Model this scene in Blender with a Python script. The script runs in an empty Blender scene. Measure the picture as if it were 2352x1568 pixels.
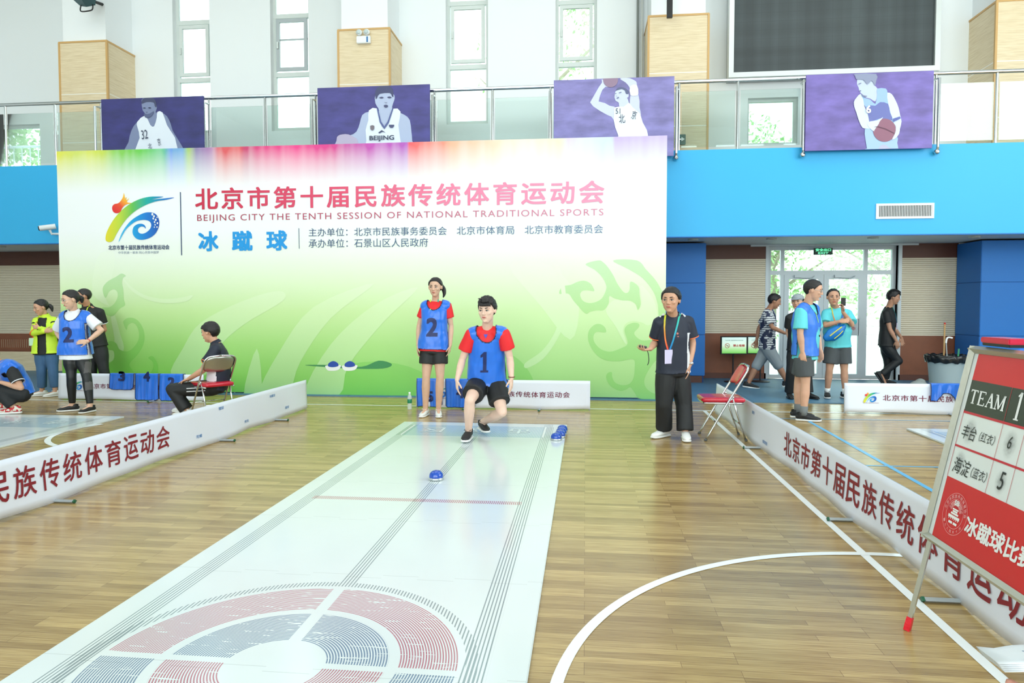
import bpy, bmesh, math, random
from mathutils import Vector, Matrix, noise
from mathutils.bvhtree import BVHTree
from mathutils.geometry import tessellate_polygon
random.seed(7)
SC = bpy.context.scene
COL = SC.collection
# ------------------------------------------------------------------ camera
F, CAMH, YAW, PIT, PPY = 1568.0, 1.45, math.radians(6.15), math.radians(2.3), 764.0
cd = bpy.data.cameras.new('camera'); cam = bpy.data.objects.new('camera', cd); COL.objects.link(cam)
cd.sensor_width = 36; cd.lens = 36 * F / 2352; cd.shift_y = -(784 - PPY) / 2352; cd.clip_start = .05; cd.clip_end = 200
cam.location = (0, 0, CAMH); cam.rotation_euler = (math.pi/2 - PIT, 0, YAW)
SC.camera = cam
# ------------------------------------------------------------------ world, lights, exposure
SC.view_settings.view_transform = 'Standard'; SC.view_settings.look = 'None'
SC.view_settings.gamma = 1; SC.view_settings.use_curve_mapping = False
SC.view_settings.exposure = 0.15
SC.cycles.max_bounces = 7; SC.cycles.diffuse_bounces = 4; SC.cycles.glossy_bounces = 3
SC.cycles.transparent_max_bounces = 12; SC.cycles.caustics_reflective = False; SC.cycles.caustics_refractive = False
SC.cycles.sample_clamp_indirect = 4
wd = bpy.data.worlds.new('world'); SC.world = wd; wd.use_nodes = True
wd.node_tree.nodes['Background'].inputs[0].default_value = (.93, .985, 1, 1)
wd.node_tree.nodes['Background'].inputs[1].default_value = 4.2
def area(name, loc, aim, sx, sy, power, col=(.96, 1, 1)):
    l = bpy.data.lights.new(name, 'AREA'); l.shape = 'RECTANGLE'; l.size = sx; l.size_y = sy; l.energy = power; l.color = col
    o = bpy.data.objects.new(name, l); COL.objects.link(o); o.location = loc
    o.rotation_euler = (Vector(aim) - Vector(loc)).to_track_quat('-Z', 'Y').to_euler()
    return o
CW = (.93, .99, 1)
for x, y, p in ((-9, 0, 25), (-2, 0, 25), (5, 0, 20), (-9, 8, 150), (-2, 8, 150), (5, 8, 170)):
    area('ceiling_lamp_light', (x, y, 9.3), (x, y, 0), 5, 5, p, CW)
area('side_fill', (10.5, 5, 5.0), (-2, 10.5, 3), 9, 6, 620, CW)  # added area lamp for brightness falling off leftwards; the right wall has no window
area('rear_daylight', (-2, -7.5, 4.2), (-2, 12, 2.6), 18, 6, 1250, CW)
# ------------------------------------------------------------------ pixel geometry of the camera above
def ray(px, py):
    x = (px - 1176) / F; z = -(py - PPY) / F
    fy = math.cos(PIT) + z * math.sin(PIT); uz = -math.sin(PIT) + z * math.cos(PIT)
    c, s = math.cos(YAW), math.sin(YAW)
    return Vector((x*c - fy*s, x*s + fy*c, uz))
def G(px, py, z=0):
    r = ray(px, py); t = (z - CAMH) / r.z; return Vector((r.x*t, r.y*t, z))
def W(px, py, Y):
    r = ray(px, py); t = Y / r.y; return Vector((r.x*t, Y, CAMH + r.z*t))
def V(px, py, X):
    r = ray(px, py); t = X / r.x; return Vector((X, r.y*t, CAMH + r.z*t))
# ------------------------------------------------------------------ materials
def lin(c):
    return tuple((v/255/12.92 if v/255 <= .04045 else ((v/255+.055)/1.055)**2.4) for v in c) + (1,)
MATS = {}
def base(name):
    m = bpy.data.materials.new(name); m.use_nodes = True
    return m, m.node_tree, m.node_tree.nodes['Principled BSDF']
def mat(name, col, rough=.6, metal=0, spec=.5, bump=0, bscale=40, coat=0, emit=0, sheen=0, alpha=1, var=0):
    if name in MATS: return MATS[name]
    m, nt, b = base(name); c = lin(col)
    b.inputs['Base Color'].default_value = c; b.inputs['Roughness'].default_value = rough
    b.inputs['Metallic'].default_value = metal; b.inputs['Specular IOR Level'].default_value = spec
    b.inputs['Coat Weight'].default_value = coat; b.inputs['Sheen Weight'].default_value = sheen
    if alpha < 1: b.inputs['Alpha'].default_value = alpha
    if emit: b.inputs['Emission Color'].default_value = c; b.inputs['Emission Strength'].default_value = emit
    tc = nt.nodes.new('ShaderNodeTexCoord')
    if bump or var:
        n = nt.nodes.new('ShaderNodeTexNoise'); n.inputs['Scale'].default_value = bscale; n.inputs['Detail'].default_value = 3
        nt.links.new(tc.outputs['Object'], n.inputs['Vector'])
    if bump:
        bp = nt.nodes.new('ShaderNodeBump'); bp.inputs['Strength'].default_value = bump; bp.inputs['Distance'].default_value = .01
        nt.links.new(n.outputs['Fac'], bp.inputs['Height']); nt.links.new(bp.outputs[0], b.inputs['Normal'])
    if var:
        mx = nt.nodes.new('ShaderNodeMix'); mx.data_type = 'RGBA'
        mx.inputs[6].default_value = tuple(v*(1-var) for v in c[:3]) + (1,); mx.inputs[7].default_value = tuple(min(1, v*(1+var)) for v in c[:3]) + (1,)
        nt.links.new(n.outputs['Fac'], mx.inputs[0]); nt.links.new(mx.outputs[2], b.inputs['Base Color'])
    MATS[name] = m
    return m
class N:            # tiny node-expression helper
    def __init__(s, nt, sock): s.nt = nt; s.s = sock
    def op(s, o, *a):
        n = s.nt.nodes.new('ShaderNodeMath'); n.operation = o
        for i, v in enumerate((s,) + a):
            if isinstance(v, N): s.nt.links.new(v.s, n.inputs[i])
            else: n.inputs[i].default_value = v
        return N(s.nt, n.outputs[0])
    def __add__(s, o): return s.op('ADD', o)
    def __sub__(s, o): return s.op('SUBTRACT', o)
    def __mul__(s, o): return s.op('MULTIPLY', o)
    def __truediv__(s, o): return s.op('DIVIDE', o)
    def lt(s, o): return s.op('LESS_THAN', o)
    def gt(s, o): return s.op('GREATER_THAN', o)
    def fract(s): return s.op('FRACT')
    def abs(s): return s.op('ABSOLUTE')
    def sqrt(s): return s.op('SQRT')
    def max(s, o): return s.op('MAXIMUM', o)
    def min(s, o): return s.op('MINIMUM', o)
    def between(s, a, b): return s.gt(a) * s.lt(b)
def coords(nt, kind='Object'):
    tc = nt.nodes.new('ShaderNodeTexCoord'); sp = nt.nodes.new('ShaderNodeSeparateXYZ')
    nt.links.new(tc.outputs[kind], sp.inputs[0])
    return N(nt, sp.outputs[0]), N(nt, sp.outputs[1]), N(nt, sp.outputs[2]), tc.outputs[kind]
def mixc(nt, fac, a, b):
    mx = nt.nodes.new('ShaderNodeMix'); mx.data_type = 'RGBA'
    for i, v in ((0, fac), (6, a), (7, b)):
        if isinstance(v, N): nt.links.new(v.s, mx.inputs[i])
        elif hasattr(v, 'is_output'): nt.links.new(v, mx.inputs[i])
        elif isinstance(v, (int, float)): mx.inputs[i].default_value = v
        else: mx.inputs[i].default_value = lin(v)
    return mx.outputs[2]
def ramp(nt, fac, stops, interp='LINEAR'):
    r = nt.nodes.new('ShaderNodeValToRGB'); cr = r.color_ramp; cr.interpolation = interp
    stops = sorted(stops)
    while len(cr.elements) < len(stops): cr.elements.new(.5)
    for e, (p, c) in zip(cr.elements, stops): e.position = p
    for e, (p, c) in zip(cr.elements, stops): e.color = lin(c)
    nt.links.new(fac.s if isinstance(fac, N) else fac, r.inputs[0])
    return r.outputs[0]
def tex_noise(nt, vec, scale, detail=3, sx=1, sy=1, sz=1):
    mp = nt.nodes.new('ShaderNodeMapping'); mp.inputs['Scale'].default_value = (sx, sy, sz); nt.links.new(vec, mp.inputs[0])
    n = nt.nodes.new('ShaderNodeTexNoise'); n.inputs['Scale'].default_value = scale; n.inputs['Detail'].default_value = detail
    nt.links.new(mp.outputs[0], n.inputs['Vector']); return N(nt, n.outputs['Fac'])
def glass(name, tint=(235, 248, 245), refl=.10):
    if name in MATS: return MATS[name]
    m = bpy.data.materials.new(name); m.use_nodes = True; nt = m.node_tree; nt.nodes.clear()
    o = nt.nodes.new('ShaderNodeOutputMaterial'); t = nt.nodes.new('ShaderNodeBsdfTransparent'); t.inputs[0].default_value = lin(tint)
    g = nt.nodes.new('ShaderNodeBsdfGlossy'); g.inputs['Roughness'].default_value = .02
    fr = nt.nodes.new('ShaderNodeFresnel'); fr.inputs[0].default_value = 1.45
    mx = nt.nodes.new('ShaderNodeMixShader')
    f = N(nt, fr.outputs[0]) + refl*.4
    nt.links.new(f.s, mx.inputs[0]); nt.links.new(t.outputs[0], mx.inputs[1]); nt.links.new(g.outputs[0], mx.inputs[2]); nt.links.new(mx.outputs[0], o.inputs[0])
    MATS[name] = m; return m
# ------------------------------------------------------------------ mesh helpers
def loc_of(o):
    v = Vector((0, 0, 0))
    while o: v += Vector(o.location); o = o.parent
    return v
def thing(name, label, cat, loc=(0, 0, 0), group=None):
    o = bpy.data.objects.new(name, None); COL.objects.link(o); o.location = loc; o.empty_display_size = .1
    o['label'] = label; o['category'] = cat
    if group: o['group'] = group
    return o
def obj(name, bm, mats, parent=None, smooth=False, label=None, kind=None, cat=None, group=None, loc=None):
    """link bm (world coordinates) as one mesh object; origin at the parent's (or loc)"""
    if not isinstance(mats, (list, tuple)): mats = [mats]
    if isinstance(bm, bpy.types.Mesh): me = bm
    else:
        me = bpy.data.meshes.new(name); bm.normal_update(); bm.to_mesh(me); bm.free()
    off = loc_of(parent) if parent else Vector(loc or (0, 0, 0))
    me.transform(Matrix.Translation(-off)); me.name = name
    if len(me.materials): me.materials.clear()
    for m in mats: me.materials.append(m)
    if smooth: me.polygons.foreach_set('use_smooth', [True]*len(me.polygons))
    o = bpy.data.objects.new(name, me); COL.objects.link(o)
    if parent: o.parent = parent
    elif loc: o.location = loc
    if label: o['label'] = label
    if cat: o['category'] = cat
    if kind: o['kind'] = kind
    if group: o['group'] = group
    me.update()
    return o
def struct(name, bm, m, **k): return obj(name, bm, m, kind='structure', **k)
def box(bm, a, b, mi=0, bev=0):
    x0, x1 = sorted((a[0], b[0])); y0, y1 = sorted((a[1], b[1])); z0, z1 = sorted((a[2], b[2]))
    vs = [bm.verts.new(p) for p in ((x0,y0,z0),(x1,y0,z0),(x1,y1,z0),(x0,y1,z0),(x0,y0,z1),(x1,y0,z1),(x1,y1,z1),(x0,y1,z1))]
    fs = [bm.faces.new([vs[i] for i in q]) for q in ((0,3,2,1),(4,5,6,7),(0,1,5,4),(1,2,6,5),(2,3,7,6),(3,0,4,7))]
    for f in fs: f.material_index = mi
    if bev:
        es = list({e for f in fs for e in f.edges}); bmesh.ops.bevel(bm, geom=es, offset=bev, segments=2, affect='EDGES')
    return bm
def NB(): return bmesh.new()
def loft(bm, pts, secs, side=(1, 0, 0), n=18, mi=0, cap=True, rnd=0, power=2.0):
    """closed tube through pts; secs = (half width along side, half depth); rnd = rounded end caps"""
    P = [Vector(p) for p in pts]; S = [s if isinstance(s, (tuple, list)) else (s, s) for s in secs]
    sides = side if isinstance(side, list) else [side]*len(P)
    if rnd:
        d0 = (P[0]-P[1]).normalized(); d1 = (P[-1]-P[-2]).normalized(); A, SA, B, SB, sA, sB = [], [], [], [], [], []
        for a in (75, 50, 25):
            h = math.radians(a); r0 = min(S[0])*rnd; r1 = min(S[-1])*rnd
            A.append(P[0]+d0*r0*math.sin(h)); SA.append((S[0][0]*math.cos(h), S[0][1]*math.cos(h))); sA.append(sides[0])
            B.insert(0, P[-1]+d1*r1*math.sin(h)); SB.insert(0, (S[-1][0]*math.cos(h), S[-1][1]*math.cos(h))); sB.append(sides[-1])
        P = A+P+B; S = SA+S+SB; sides = sA+list(sides)+sB
    rings = []
    for i, p in enumerate(P):
        t = (P[min(i+1, len(P)-1)] - P[max(i-1, 0)]).normalized()
        s = Vector(sides[i]); s = (s - t*s.dot(t))
        if s.length < 1e-4: s = t.orthogonal()
        s.normalize(); f = t.cross(s)
        ring = []
        for k in range(n):
            a = 2*math.pi*k/n; ca, sa = math.cos(a), math.sin(a)
            if power != 2: 
                ca = math.copysign(abs(ca)**(2/power), ca); sa = math.copysign(abs(sa)**(2/power), sa)
            ring.append(bm.verts.new(p + s*S[i][0]*ca + f*S[i][1]*sa))
        rings.append(ring)
    for a, b in zip(rings, rings[1:]):
        for k in range(n):
            f = bm.faces.new((a[k], a[(k+1) % n], b[(k+1) % n], b[k])); f.material_index = mi
    if cap:
        bm.faces.new(rings[0][::-1]).material_index = mi; bm.faces.new(rings[-1]).material_index = mi
    return rings
def tube(bm, pts, r, n=10, mi=0):
    P = [Vector(p) for p in pts]
    s = (P[1]-P[0]).orthogonal()
    return loft(bm, P, [r]*len(P), side=s, n=n, mi=mi)
def ell(bm, c, r, rot=None, mi=0, u=16, v=10):
    M = Matrix.Translation(c) @ (rot.to_4x4() if rot else Matrix.Identity(4)) @ Matrix.Diagonal((*r, 1))
    g = bmesh.ops.create_uvsphere(bm, u_segments=u, v_segments=v, radius=1, matrix=M)
    for f in {f for w in g['verts'] for f in w.link_faces}: f.material_index = mi
def lathe(bm, c, prof, n=28, mi=0):
    rings = []
    for r, z in prof:
        rings.append([bm.verts.new((c[0]+r*math.cos(2*math.pi*k/n), c[1]+r*math.sin(2*math.pi*k/n), c[2]+z)) for k in range(n)] if r > 1e-5 else [bm.verts.new((c[0], c[1], c[2]+z))])
    for a, b in zip(rings, rings[1:]):
        for k in range(n):
            q = []
            for R, idx in ((a, k), (a, k+1), (b, k+1), (b, k)):
                w = R[idx % len(R)]
                if w not in q: q.append(w)
            if len(q) > 2: bm.faces.new(q).material_index = mi
def smooth_poly(p, k=4, closed=True):
    if k <= 1: return p
    P = [Vector((*q, 0)) if len(q) == 2 else Vector(q) for q in p]; out = []; n = len(P)
    for i in range(n if closed else n-1):
        g = lambda j: P[j % n] if closed else P[max(0, min(n-1, j))]
        a, b, c, d = g(i-1), g(i), g(i+1), g(i+2)
        for s in range(k):
            t = s/k
            out.append(.5*((2*b) + (c-a)*t + (2*a-5*b+4*c-d)*t*t + (3*b-a-3*c+d)*t**3))
    if not closed: out.append(P[-1])
    return [(v.x, v.y) for v in out] if len(p[0]) == 2 else out
def flat(bm, pts3, mi=0, toward=(0, -1, 0)):
    """flat polygon from 3-D points, facing toward"""
    P = [Vector(p) for p in pts3]; vs = [bm.verts.new(p) for p in P]
    for tri in tessellate_polygon([P]):
        try: f = bm.faces.new([vs[i] for i in tri])
        except ValueError: continue
        f.normal_update()
        if f.normal.dot(Vector(toward)) < 0: f.normal_flip()
        f.material_index = mi
def px_poly(bm, pts, Y, k=4, mi=0, fn=None):
    flat(bm, [(fn or (lambda a, b: W(a, b, Y)))(a, b) for a, b in smooth_poly(pts, k)], mi)
_font_cache = {}
def glyphs(s, bold=0, spacing=1.0, shear=0, font=None):
    cu = bpy.data.curves.new('t', 'FONT'); cu.body = s; cu.size = 1; cu.offset = bold; cu.space_character = spacing; cu.resolution_u = 3; cu.shear = shear
    ob = bpy.data.objects.new('t', cu); COL.objects.link(ob)
    dg = bpy.context.evaluated_depsgraph_get(); me = bpy.data.meshes.new_from_object(ob.evaluated_get(dg))
    bpy.data.objects.remove(ob); bpy.data.curves.remove(cu)
    return me
def text(bm, s, o, r, u, w=None, h=None, bold=.01, spacing=1.0, mi=0, shear=0, bend=None):
    """glyph outlines as faces: bbox lower-left at o, r/u = unit vectors, bbox size w x h; bold = stroke gain in em"""
    me = glyphs(s, 0, spacing, shear); V_ = [v.co.copy() for v in me.vertices]
    k = max(0, bold)*.85
    sh = [(0, 0)] if k < .004 else [(k, k), (-k, k), (k, -k), (-k, -k), (k, 0), (-k, 0), (0, k), (0, -k)] if k > .014 else [(k, 0), (-k, 0), (0, k), (0, -k)]
    x0 = min(v.x for v in V_)-k; x1 = max(v.x for v in V_)+k; y0 = min(v.y for v in V_)-k; y1 = max(v.y for v in V_)+k
    sx = (w/(x1-x0)) if w else None; sy = (h/(y1-y0)) if h else None
    sx = sx or sy; sy = sy or sx
    r, u, o = Vector(r), Vector(u), Vector(o); nrm = r.cross(u)
    for n_, (dx, dy) in enumerate(sh):
        vs = []
        for v in V_:
            a, b = (v.x+dx-x0)*sx, (v.y+dy-y0)*sy
            vs.append(bm.verts.new((bend(a, b) if bend else o + r*a + u*b) + nrm*n_*.00012))
        for p in me.polygons:
            try: f = bm.faces.new([vs[i] for i in p.vertices])
            except ValueError: continue
            f.material_index = mi; f.normal_update()
            if not bend and f.normal.dot(nrm) < 0: f.normal_flip()
    bpy.data.meshes.remove(me)
def text_px(bm, s, Y, x0, x1, y0, y1, bold=.01, spacing=1.0, mi=0, at=None):
    """text on a wall plane Y; x0..x1 pixel span, y0 top / y1 bottom measured at pixel column x0 (or at)"""
    c = at if at is not None else x0
    a = W(x0, y1, Y); z0 = W(c, y1, Y).z; z1 = W(c, y0, Y).z; b = W(x1, y1, Y)
    text(bm, s, (a.x, Y, z0), (1, 0, 0), (0, 0, 1), b.x-a.x, z1-z0, bold, spacing, mi)
# ================================================================== THE HALL
# floor ------------------------------------------------------------
def wood_floor():
    m, nt, b = base('strip wood floor'); x, y, z, vec = coords(nt)
    br = nt.nodes.new('ShaderNodeTexBrick'); nt.links.new(vec, br.inputs['Vector'])
    for k, v in (('Scale', 1), ('Mortar Size', .0012), ('Mortar Smooth', .3), ('Bias', 0), ('Brick Width', .62), ('Row Height', .048)): br.inputs[k].default_value = v
    br.offset = .37; br.offset_frequency = 3
    br.inputs['Color1'].default_value = lin((204, 184, 134)); br.inputs['Color2'].default_value = lin((160, 138, 94)); br.inputs['Mortar'].default_value = lin((136, 112, 78))
    gr = tex_noise(nt, vec, 9, 6, .6, 14, 1); big = tex_noise(nt, vec, .5, 2)
    grain = ramp(nt, gr, [(.3, (186, 160, 118)), (.55, (235, 220, 190)), (.75, (255, 246, 224))])
    mu = nt.nodes.new('ShaderNodeMix'); mu.data_type = 'RGBA'; mu.blend_type = 'MULTIPLY'; mu.inputs[0].default_value = .75
    nt.links.new(br.outputs['Color'], mu.inputs[6]); nt.links.new(grain, mu.inputs[7]); nt.links.new(mu.outputs[2], b.inputs['Base Color'])
    b.inputs['Roughness'].default_value = .22; b.inputs['Specular IOR Level'].default_value = .55
    bp = nt.nodes.new('ShaderNodeBump'); bp.inputs['Strength'].default_value = .08; bp.inputs['Distance'].default_value = .001
    nt.links.new(br.outputs['Fac'], bp.inputs['Height']); bp.invert = True; nt.links.new(bp.outputs[0], b.inputs['Normal'])
    return m
XL, XR, YB, YW, ZT = -15.5, 11.5, -8.5, 13.85, 9.6
bm = NB(); box(bm, (XL, YB, -.2), (XR, YW+.3, 0)); struct('floor', bm, wood_floor())
white_wall = mat('white painted plaster', (238, 243, 244), .7, bump=.05, bscale=60)
# painted court lines
line_w = mat('white court paint', (240, 246, 246), .3); line_b = mat('sky blue court paint', (92, 176, 226), .3)
def strip(name, a, b, w, m, label, z=.002):
    a, b = Vector((*a, z)), Vector((*b, z)); d = (b-a).normalized(); s = Vector((-d.y, d.x, 0))*w/2; bm = NB()
    flat(bm, [a-s, b-s, b+s, a+s], toward=(0, 0, 1)); return struct(name, bm, m, label=label)
strip('trim_1', (-13, 9.58), (8, 9.58), .05, line_w, 'white end line painted across the court')
strip('trim_2', (1.63, 9.56), (1.61, .4), .05, line_w, 'white side line painted down the court')
def arc(name, c, R, a0, a1, w, m, label, z=.0025):
    bm = NB(); P = []
    for rr in (R-w/2, R+w/2):
        P.append([Vector((c[0]+rr*math.cos(math.radians(a0+(a1-a0)*k/60)), c[1]+rr*math.sin(math.radians(a0+(a1-a0)*k/60)), z)) for k in range(61)])
    flat(bm, P[0]+P[1][::-1], toward=(0, 0, 1)); return struct(name, bm, m, label=label)
arc('trim_3', (1.68, 2.33), 1.80, 84, 200, .05, line_w, 'white curved line painted on the wooden floor')
arc('trim_4', (-5.0, 7.3), .95, 155, 250, .06, line_w, 'white curved line behind the left banner barrier')
strip('trim_5', (2.80, 9.5), (2.69, 5.0), .045, line_b, 'long blue line in the right hand court')
strip('trim_6', (2.1, 6.43), (6.5, 6.47), .03, line_b, 'short blue line crossing the right hand court', .0024)
strip('trim_7', (2.1, 9.02), (7.5, 9.06), .03, line_b, 'pale blue line below the end line', .0024)
# rubber matting strip along the wall
bm = NB(); box(bm, (XL+.1, 10.47, 0), (XR-.1, YW, .012))
mm, nt, b = base('blue rubber matting'); x, y, z, vec = coords(nt)
seam = (((x/1.25).fract()-.5).abs().gt(.496)).max(((y/1.3).fract()-.5).abs().gt(.496))
nt.links.new(mixc(nt, seam, (76, 122, 152), (50, 84, 110)), b.inputs['Base Color']); b.inputs['Roughness'].default_value = .5
struct('trim_8', bm, mm, label='blue rubber matting strip along the end wall')
# end wall: lower part with the doorway, upper part with tall windows -------------
wins = [(-8.72, -7.90, 1), (-6.56, -5.73, 2), (-2.84, -1.98, 3), (-.62, .20, 4)]
WB, WT = 4.72, 9.0           # window band
DX0, DX1, DT = 3.55, 5.95, 2.60
LW = (-11.9, -9.98, 4.15, 5.02)  # low window at the far left of the gallery
bm = NB(); T = .28
def wb(x0, x1, z0, z1): box(bm, (x0, YW, z0), (x1, YW+T, z1))
wb(XL, DX0, 0, 4.1); wb(DX1, XR, 0, 4.1); wb(DX0, DX1, DT, 4.1)
xs = XL
holes = [(-13.6, -11.84, 4.45, 5.4)] + [(a, b_, 5.1 if i != 2 else 5.13, WT) for i, (a, b_, k) in enumerate(wins)]
for (a, b_, z0, z1) in holes:
    wb(xs, a, 4.1, ZT)
    if z0 > 4.1: wb(a, b_, 4.1, z0)
    if z1 < ZT: wb(a, b_, z1, ZT)
    xs = b_
wb(xs, 3.12, 4.1, ZT); wb(3.12, 4.06, 5.47, ZT); wb(3.12, 4.06, 4.1, 4.58); wb(4.06, XR, 4.1, ZT)
struct('wall_end', bm, white_wall)
bm = NB(); box(bm, (XL-.3, YB, 0), (XL, YW+.28, ZT)); struct('wall_left', bm, white_wall)
bm = NB(); box(bm, (XR, YB, 0), (XR+.3, YW+.28, ZT)); struct('wall_right', bm, white_wall)
bm = NB()
for a, b_, z0, z1 in ((XL, XR, 0, 5.0), (XL, XR, 8.9, ZT)): box(bm, (a, YB-.3, z0), (b_, YB, z1))
for i in range(10): box(bm, (XL+i*3-.35, YB-.3, 5.0), (XL+i*3+.35, YB, 8.9))
struct('wall_rear', bm, white_wall)
fr_m = mat('pale window frame', (214, 222, 218), .4); gl = glass('window glass', (240, 250, 248), .05)
for i in range(9):
    x0 = XL+i*3+.35; x1 = min(XR, x0+2.3); bm = NB()
    for xx in (x0, (x0+x1)/2-.04, x1-.08): box(bm, (xx, YB-.2, 5.0), (xx+.08, YB-.1, 8.9))
    for zz in (5.0, 6.3, 7.6, 8.82): box(bm, (x0+.004, YB-.204, zz), (x1-.004, YB-.096, zz+.08))
    w_ = struct('window_%d' % (20+i), bm, fr_m); bm = NB(); box(bm, (x0, YB-.155, 5), (x1, YB-.15, 8.9)); obj('window_pane', bm, gl, w_)
bm = NB(); box(bm, (XL-.3, YB-.3, ZT), (XR+.3, YW+.3, ZT+.2)); struct('ceiling', bm, mat('white ceiling', (215, 220, 220), .8))
# tall windows
grey_m = mat('grey aluminium sash', (168, 176, 178), .4, .3)
for a, b_, k in wins:
    bm = NB(); y0, y1 = YW+.13, YW+.2; zb = 5.1 if k != 3 else 5.13
    tr = {1: (6.24, 7.42), 2: (6.28, 7.46), 3: (6.30, 7.55), 4: (6.27, 7.47)}[k]
    for xx in (a, b_-.06): box(bm, (xx, y0, zb), (xx+.06, y1, WT))
    for zz in (zb, tr[0]-.03, tr[1], WT-.06, tr[1]+.62): box(bm, (a+.004, y0-.004, zz), (b_-.004, y1+.003, zz+.09))
    w_ = struct('window_%d' % k, bm, fr_m)
    bm = NB(); box(bm, (a, YW+.16, zb), (b_, YW+.166, WT)); obj('window_pane', bm, gl, w_)
    bm = NB(); s0, s1, t0, t1 = a+.08, b_-.08, tr[0]+.09, tr[1]-.02
    for q in ((s0, t0, s0+.07, t1), (s1-.07, t0, s1, t1), (s0+.07, t0, s1-.07, t0+.07), (s0+.07, t1-.07, s1-.07, t1)): box(bm, (q[0], y0-.03, q[1]), (q[2], y0+.02, q[3]))
    if k == 2: box(bm, (s0, y0-.02, (t0+t1)/2+.1), (s1, y0+.02, (t0+t1)/2+.125))
    sash = obj('window_sash', bm, grey_m if k == 2 else fr_m, w_)
    bm = NB(); box(bm, (s0+.02, y0-.06, (t0+t1)/2-.08), (s0+.05, y0-.03, (t0+t1)/2+.06)); obj('handle', bm, fr_m, sash)
# low gallery windows
for k, (a, b_, z0, z1) in ((5, (-13.6, -11.84, 4.45, 5.4)), (6, (3.12, 4.06, 4.58, 5.47))):
    bm = NB(); y0, y1 = YW+.13, YW+.2
    for xx in (a, b_-.05): box(bm, (xx, y0, z0), (xx+.05, y1, z1))
    for zz in (z0, z1-.05): box(bm, (a+.003, y0-.003, zz), (b_-.003, y1+.003, zz+.05))
    w_ = struct('window_%d' % k, bm, fr_m); bm = NB(); box(bm, (a, YW+.16, z0), (b_, YW+.166, z1)); obj('window_pane', bm, gl, w_)
# upper pillars: white shafts with oak cladding
def oak():
    m, nt, b = base('pale oak cladding'); x, y, z, vec = coords(nt)
    g = tex_noise(nt, vec, 3, 5, 1.2, 1.2, 26)
    c = ramp(nt, g, [(.3, (212, 192, 154)), (.5, (224, 206, 170)), (.7, (232, 216, 184))])
    jo = ((z - 5.72).abs().lt(.008)).max((z-4.75).abs().lt(.008))
    nt.links.new(mixc(nt, jo, c, (240, 236, 225)), b.inputs['Base Color']); b.inputs['Roughness'].default_value = .45
    return m
oak_m = oak(); oak_edge = mat('oak edge strip', (204, 164, 104), .45)
for i, (a, b_) in enumerate([(-10.62, -9.59), (-4.78, -3.76), (1.13, 2.21), (7.12, 8.2)]):
    Y0 = 12.98
    bm = NB(); box(bm, (a+.05, Y0+.05, 4.05), (b_-.05, YW+.05, ZT)); s = struct('pillar_upper_%d' % (i+1), bm, white_wall)
    bm = NB(); box(bm, (a, Y0, 4.08), (b_, YW, 6.76)); obj('cladding', bm, oak_m, s)
    bm = NB(); box(bm, (a-.01, Y0-.01, 6.74), (b_+.01, YW, 6.775))
    for xx in (a, b_): box(bm, (xx-.018, Y0-.012, 4.08), (xx+.018, Y0+.03, 6.76))
    obj('edge_strip', bm, oak_edge, s)
# gallery slab and fascia ------------------------------------------
YF = 11.9
bm = NB(); box(bm, (XL, YF+.03, 2.63), (XR, YW, 4.05)); struct('balcony_slab', bm, mat('white soffit', (214, 220, 220), .6), label='white underside and deck of the spectator balcony')
bm = NB(); box(bm, (XL, YF, 2.615), (XR, YF+.05, 4.07))
struct('balcony_fascia', bm, mat('light blue fascia paint', (44, 174, 232), .45), label='bright blue painted front of the balcony')
bm = NB(); box(bm, (XL, YF-.006, 2.60), (XR, YF+.05, 2.618)); struct('trim_9', bm, mat('deep blue edge', (20, 110, 190), .5), label='darker blue line under the balcony front')
dl = mat('downlight rim', (190, 198, 198), .4)
for i, x_ in enumerate([-11.6, -10.1, 1.9, 3.25, 4.95, 6.6]):
    t = thing('recessed_downlight', 'small round recessed downlight in the balcony underside, %s' % ['leftmost behind the banner wall', 'left of the printed wall', 'nearest the printed wall', 'left of the door', 'above the door', 'rightmost above the blue column'][i], 'ceiling light', (x_, 12.5, 2.6), 'downlights under the balcony')
    bm = NB(); lathe(bm, (x_, 12.5, 2.6), [(.05, .03), (.05, .005), (.085, .0), (.09, .012), (.09, .03)]); obj('rim', bm, dl, t)
    bm = NB(); lathe(bm, (x_, 12.5, 2.62), [(0, 0), (.05, 0)]); obj('lens', bm, mat('downlight lens', (120, 126, 126), .3), t)
# lower wall cladding ----------------------------------------------
brown = mat('red brown timber panel', (132, 76, 48), .45, var=.18, bscale=6)
brown_d = mat('dark brown timber skirting', (92, 52, 38), .45)
slat_m = mat('cream slatted panel', (228, 218, 194), .6); gap_m = mat('slat gap backing', (176, 162, 134), .8)  # backing between the slats has its own darker colour
def slats(x0, x1, z0, z1, idx):
    bm = NB(); box(bm, (x0, YW-.02, z0), (x1, YW, z1), 1); n = int((z1-z0)/.036); p = (z1-z0)/n
    for k in range(n): box(bm, (x0, YW-.035, z0+k*p), (x1, YW-.019, z0+k*p+p*.72))
    struct('slat_panel_%d' % idx, bm, [slat_m, gap_m], label='cream horizontally slatted wall panel')
def panel(x0, x1, z0, z1, m, idx, lab, y=YW-.03): bm = NB(); box(bm, (x0, y, z0), (x1, YW, z1)); struct('wall_panel_%d' % idx, bm, m, label=lab)
slats(2.2, DX0-.03, .90, 2.36, 1); slats(DX1+.03, 7.02, .87, 2.36, 2); slats(XL, -8.3, .83, 2.33, 3)
panel(2.2, DX0-.03, 2.36, 2.63, brown_d, 1, 'dark brown panel above the slats left of the door'); panel(DX1+.03, 7.02, 2.36, 2.63, brown_d, 2, 'dark brown panel above the slats right of the door')
panel(XL, -8.3, 2.33, 2.63, brown_d, 3, 'dark brown panel above the slats at the far left')
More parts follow.
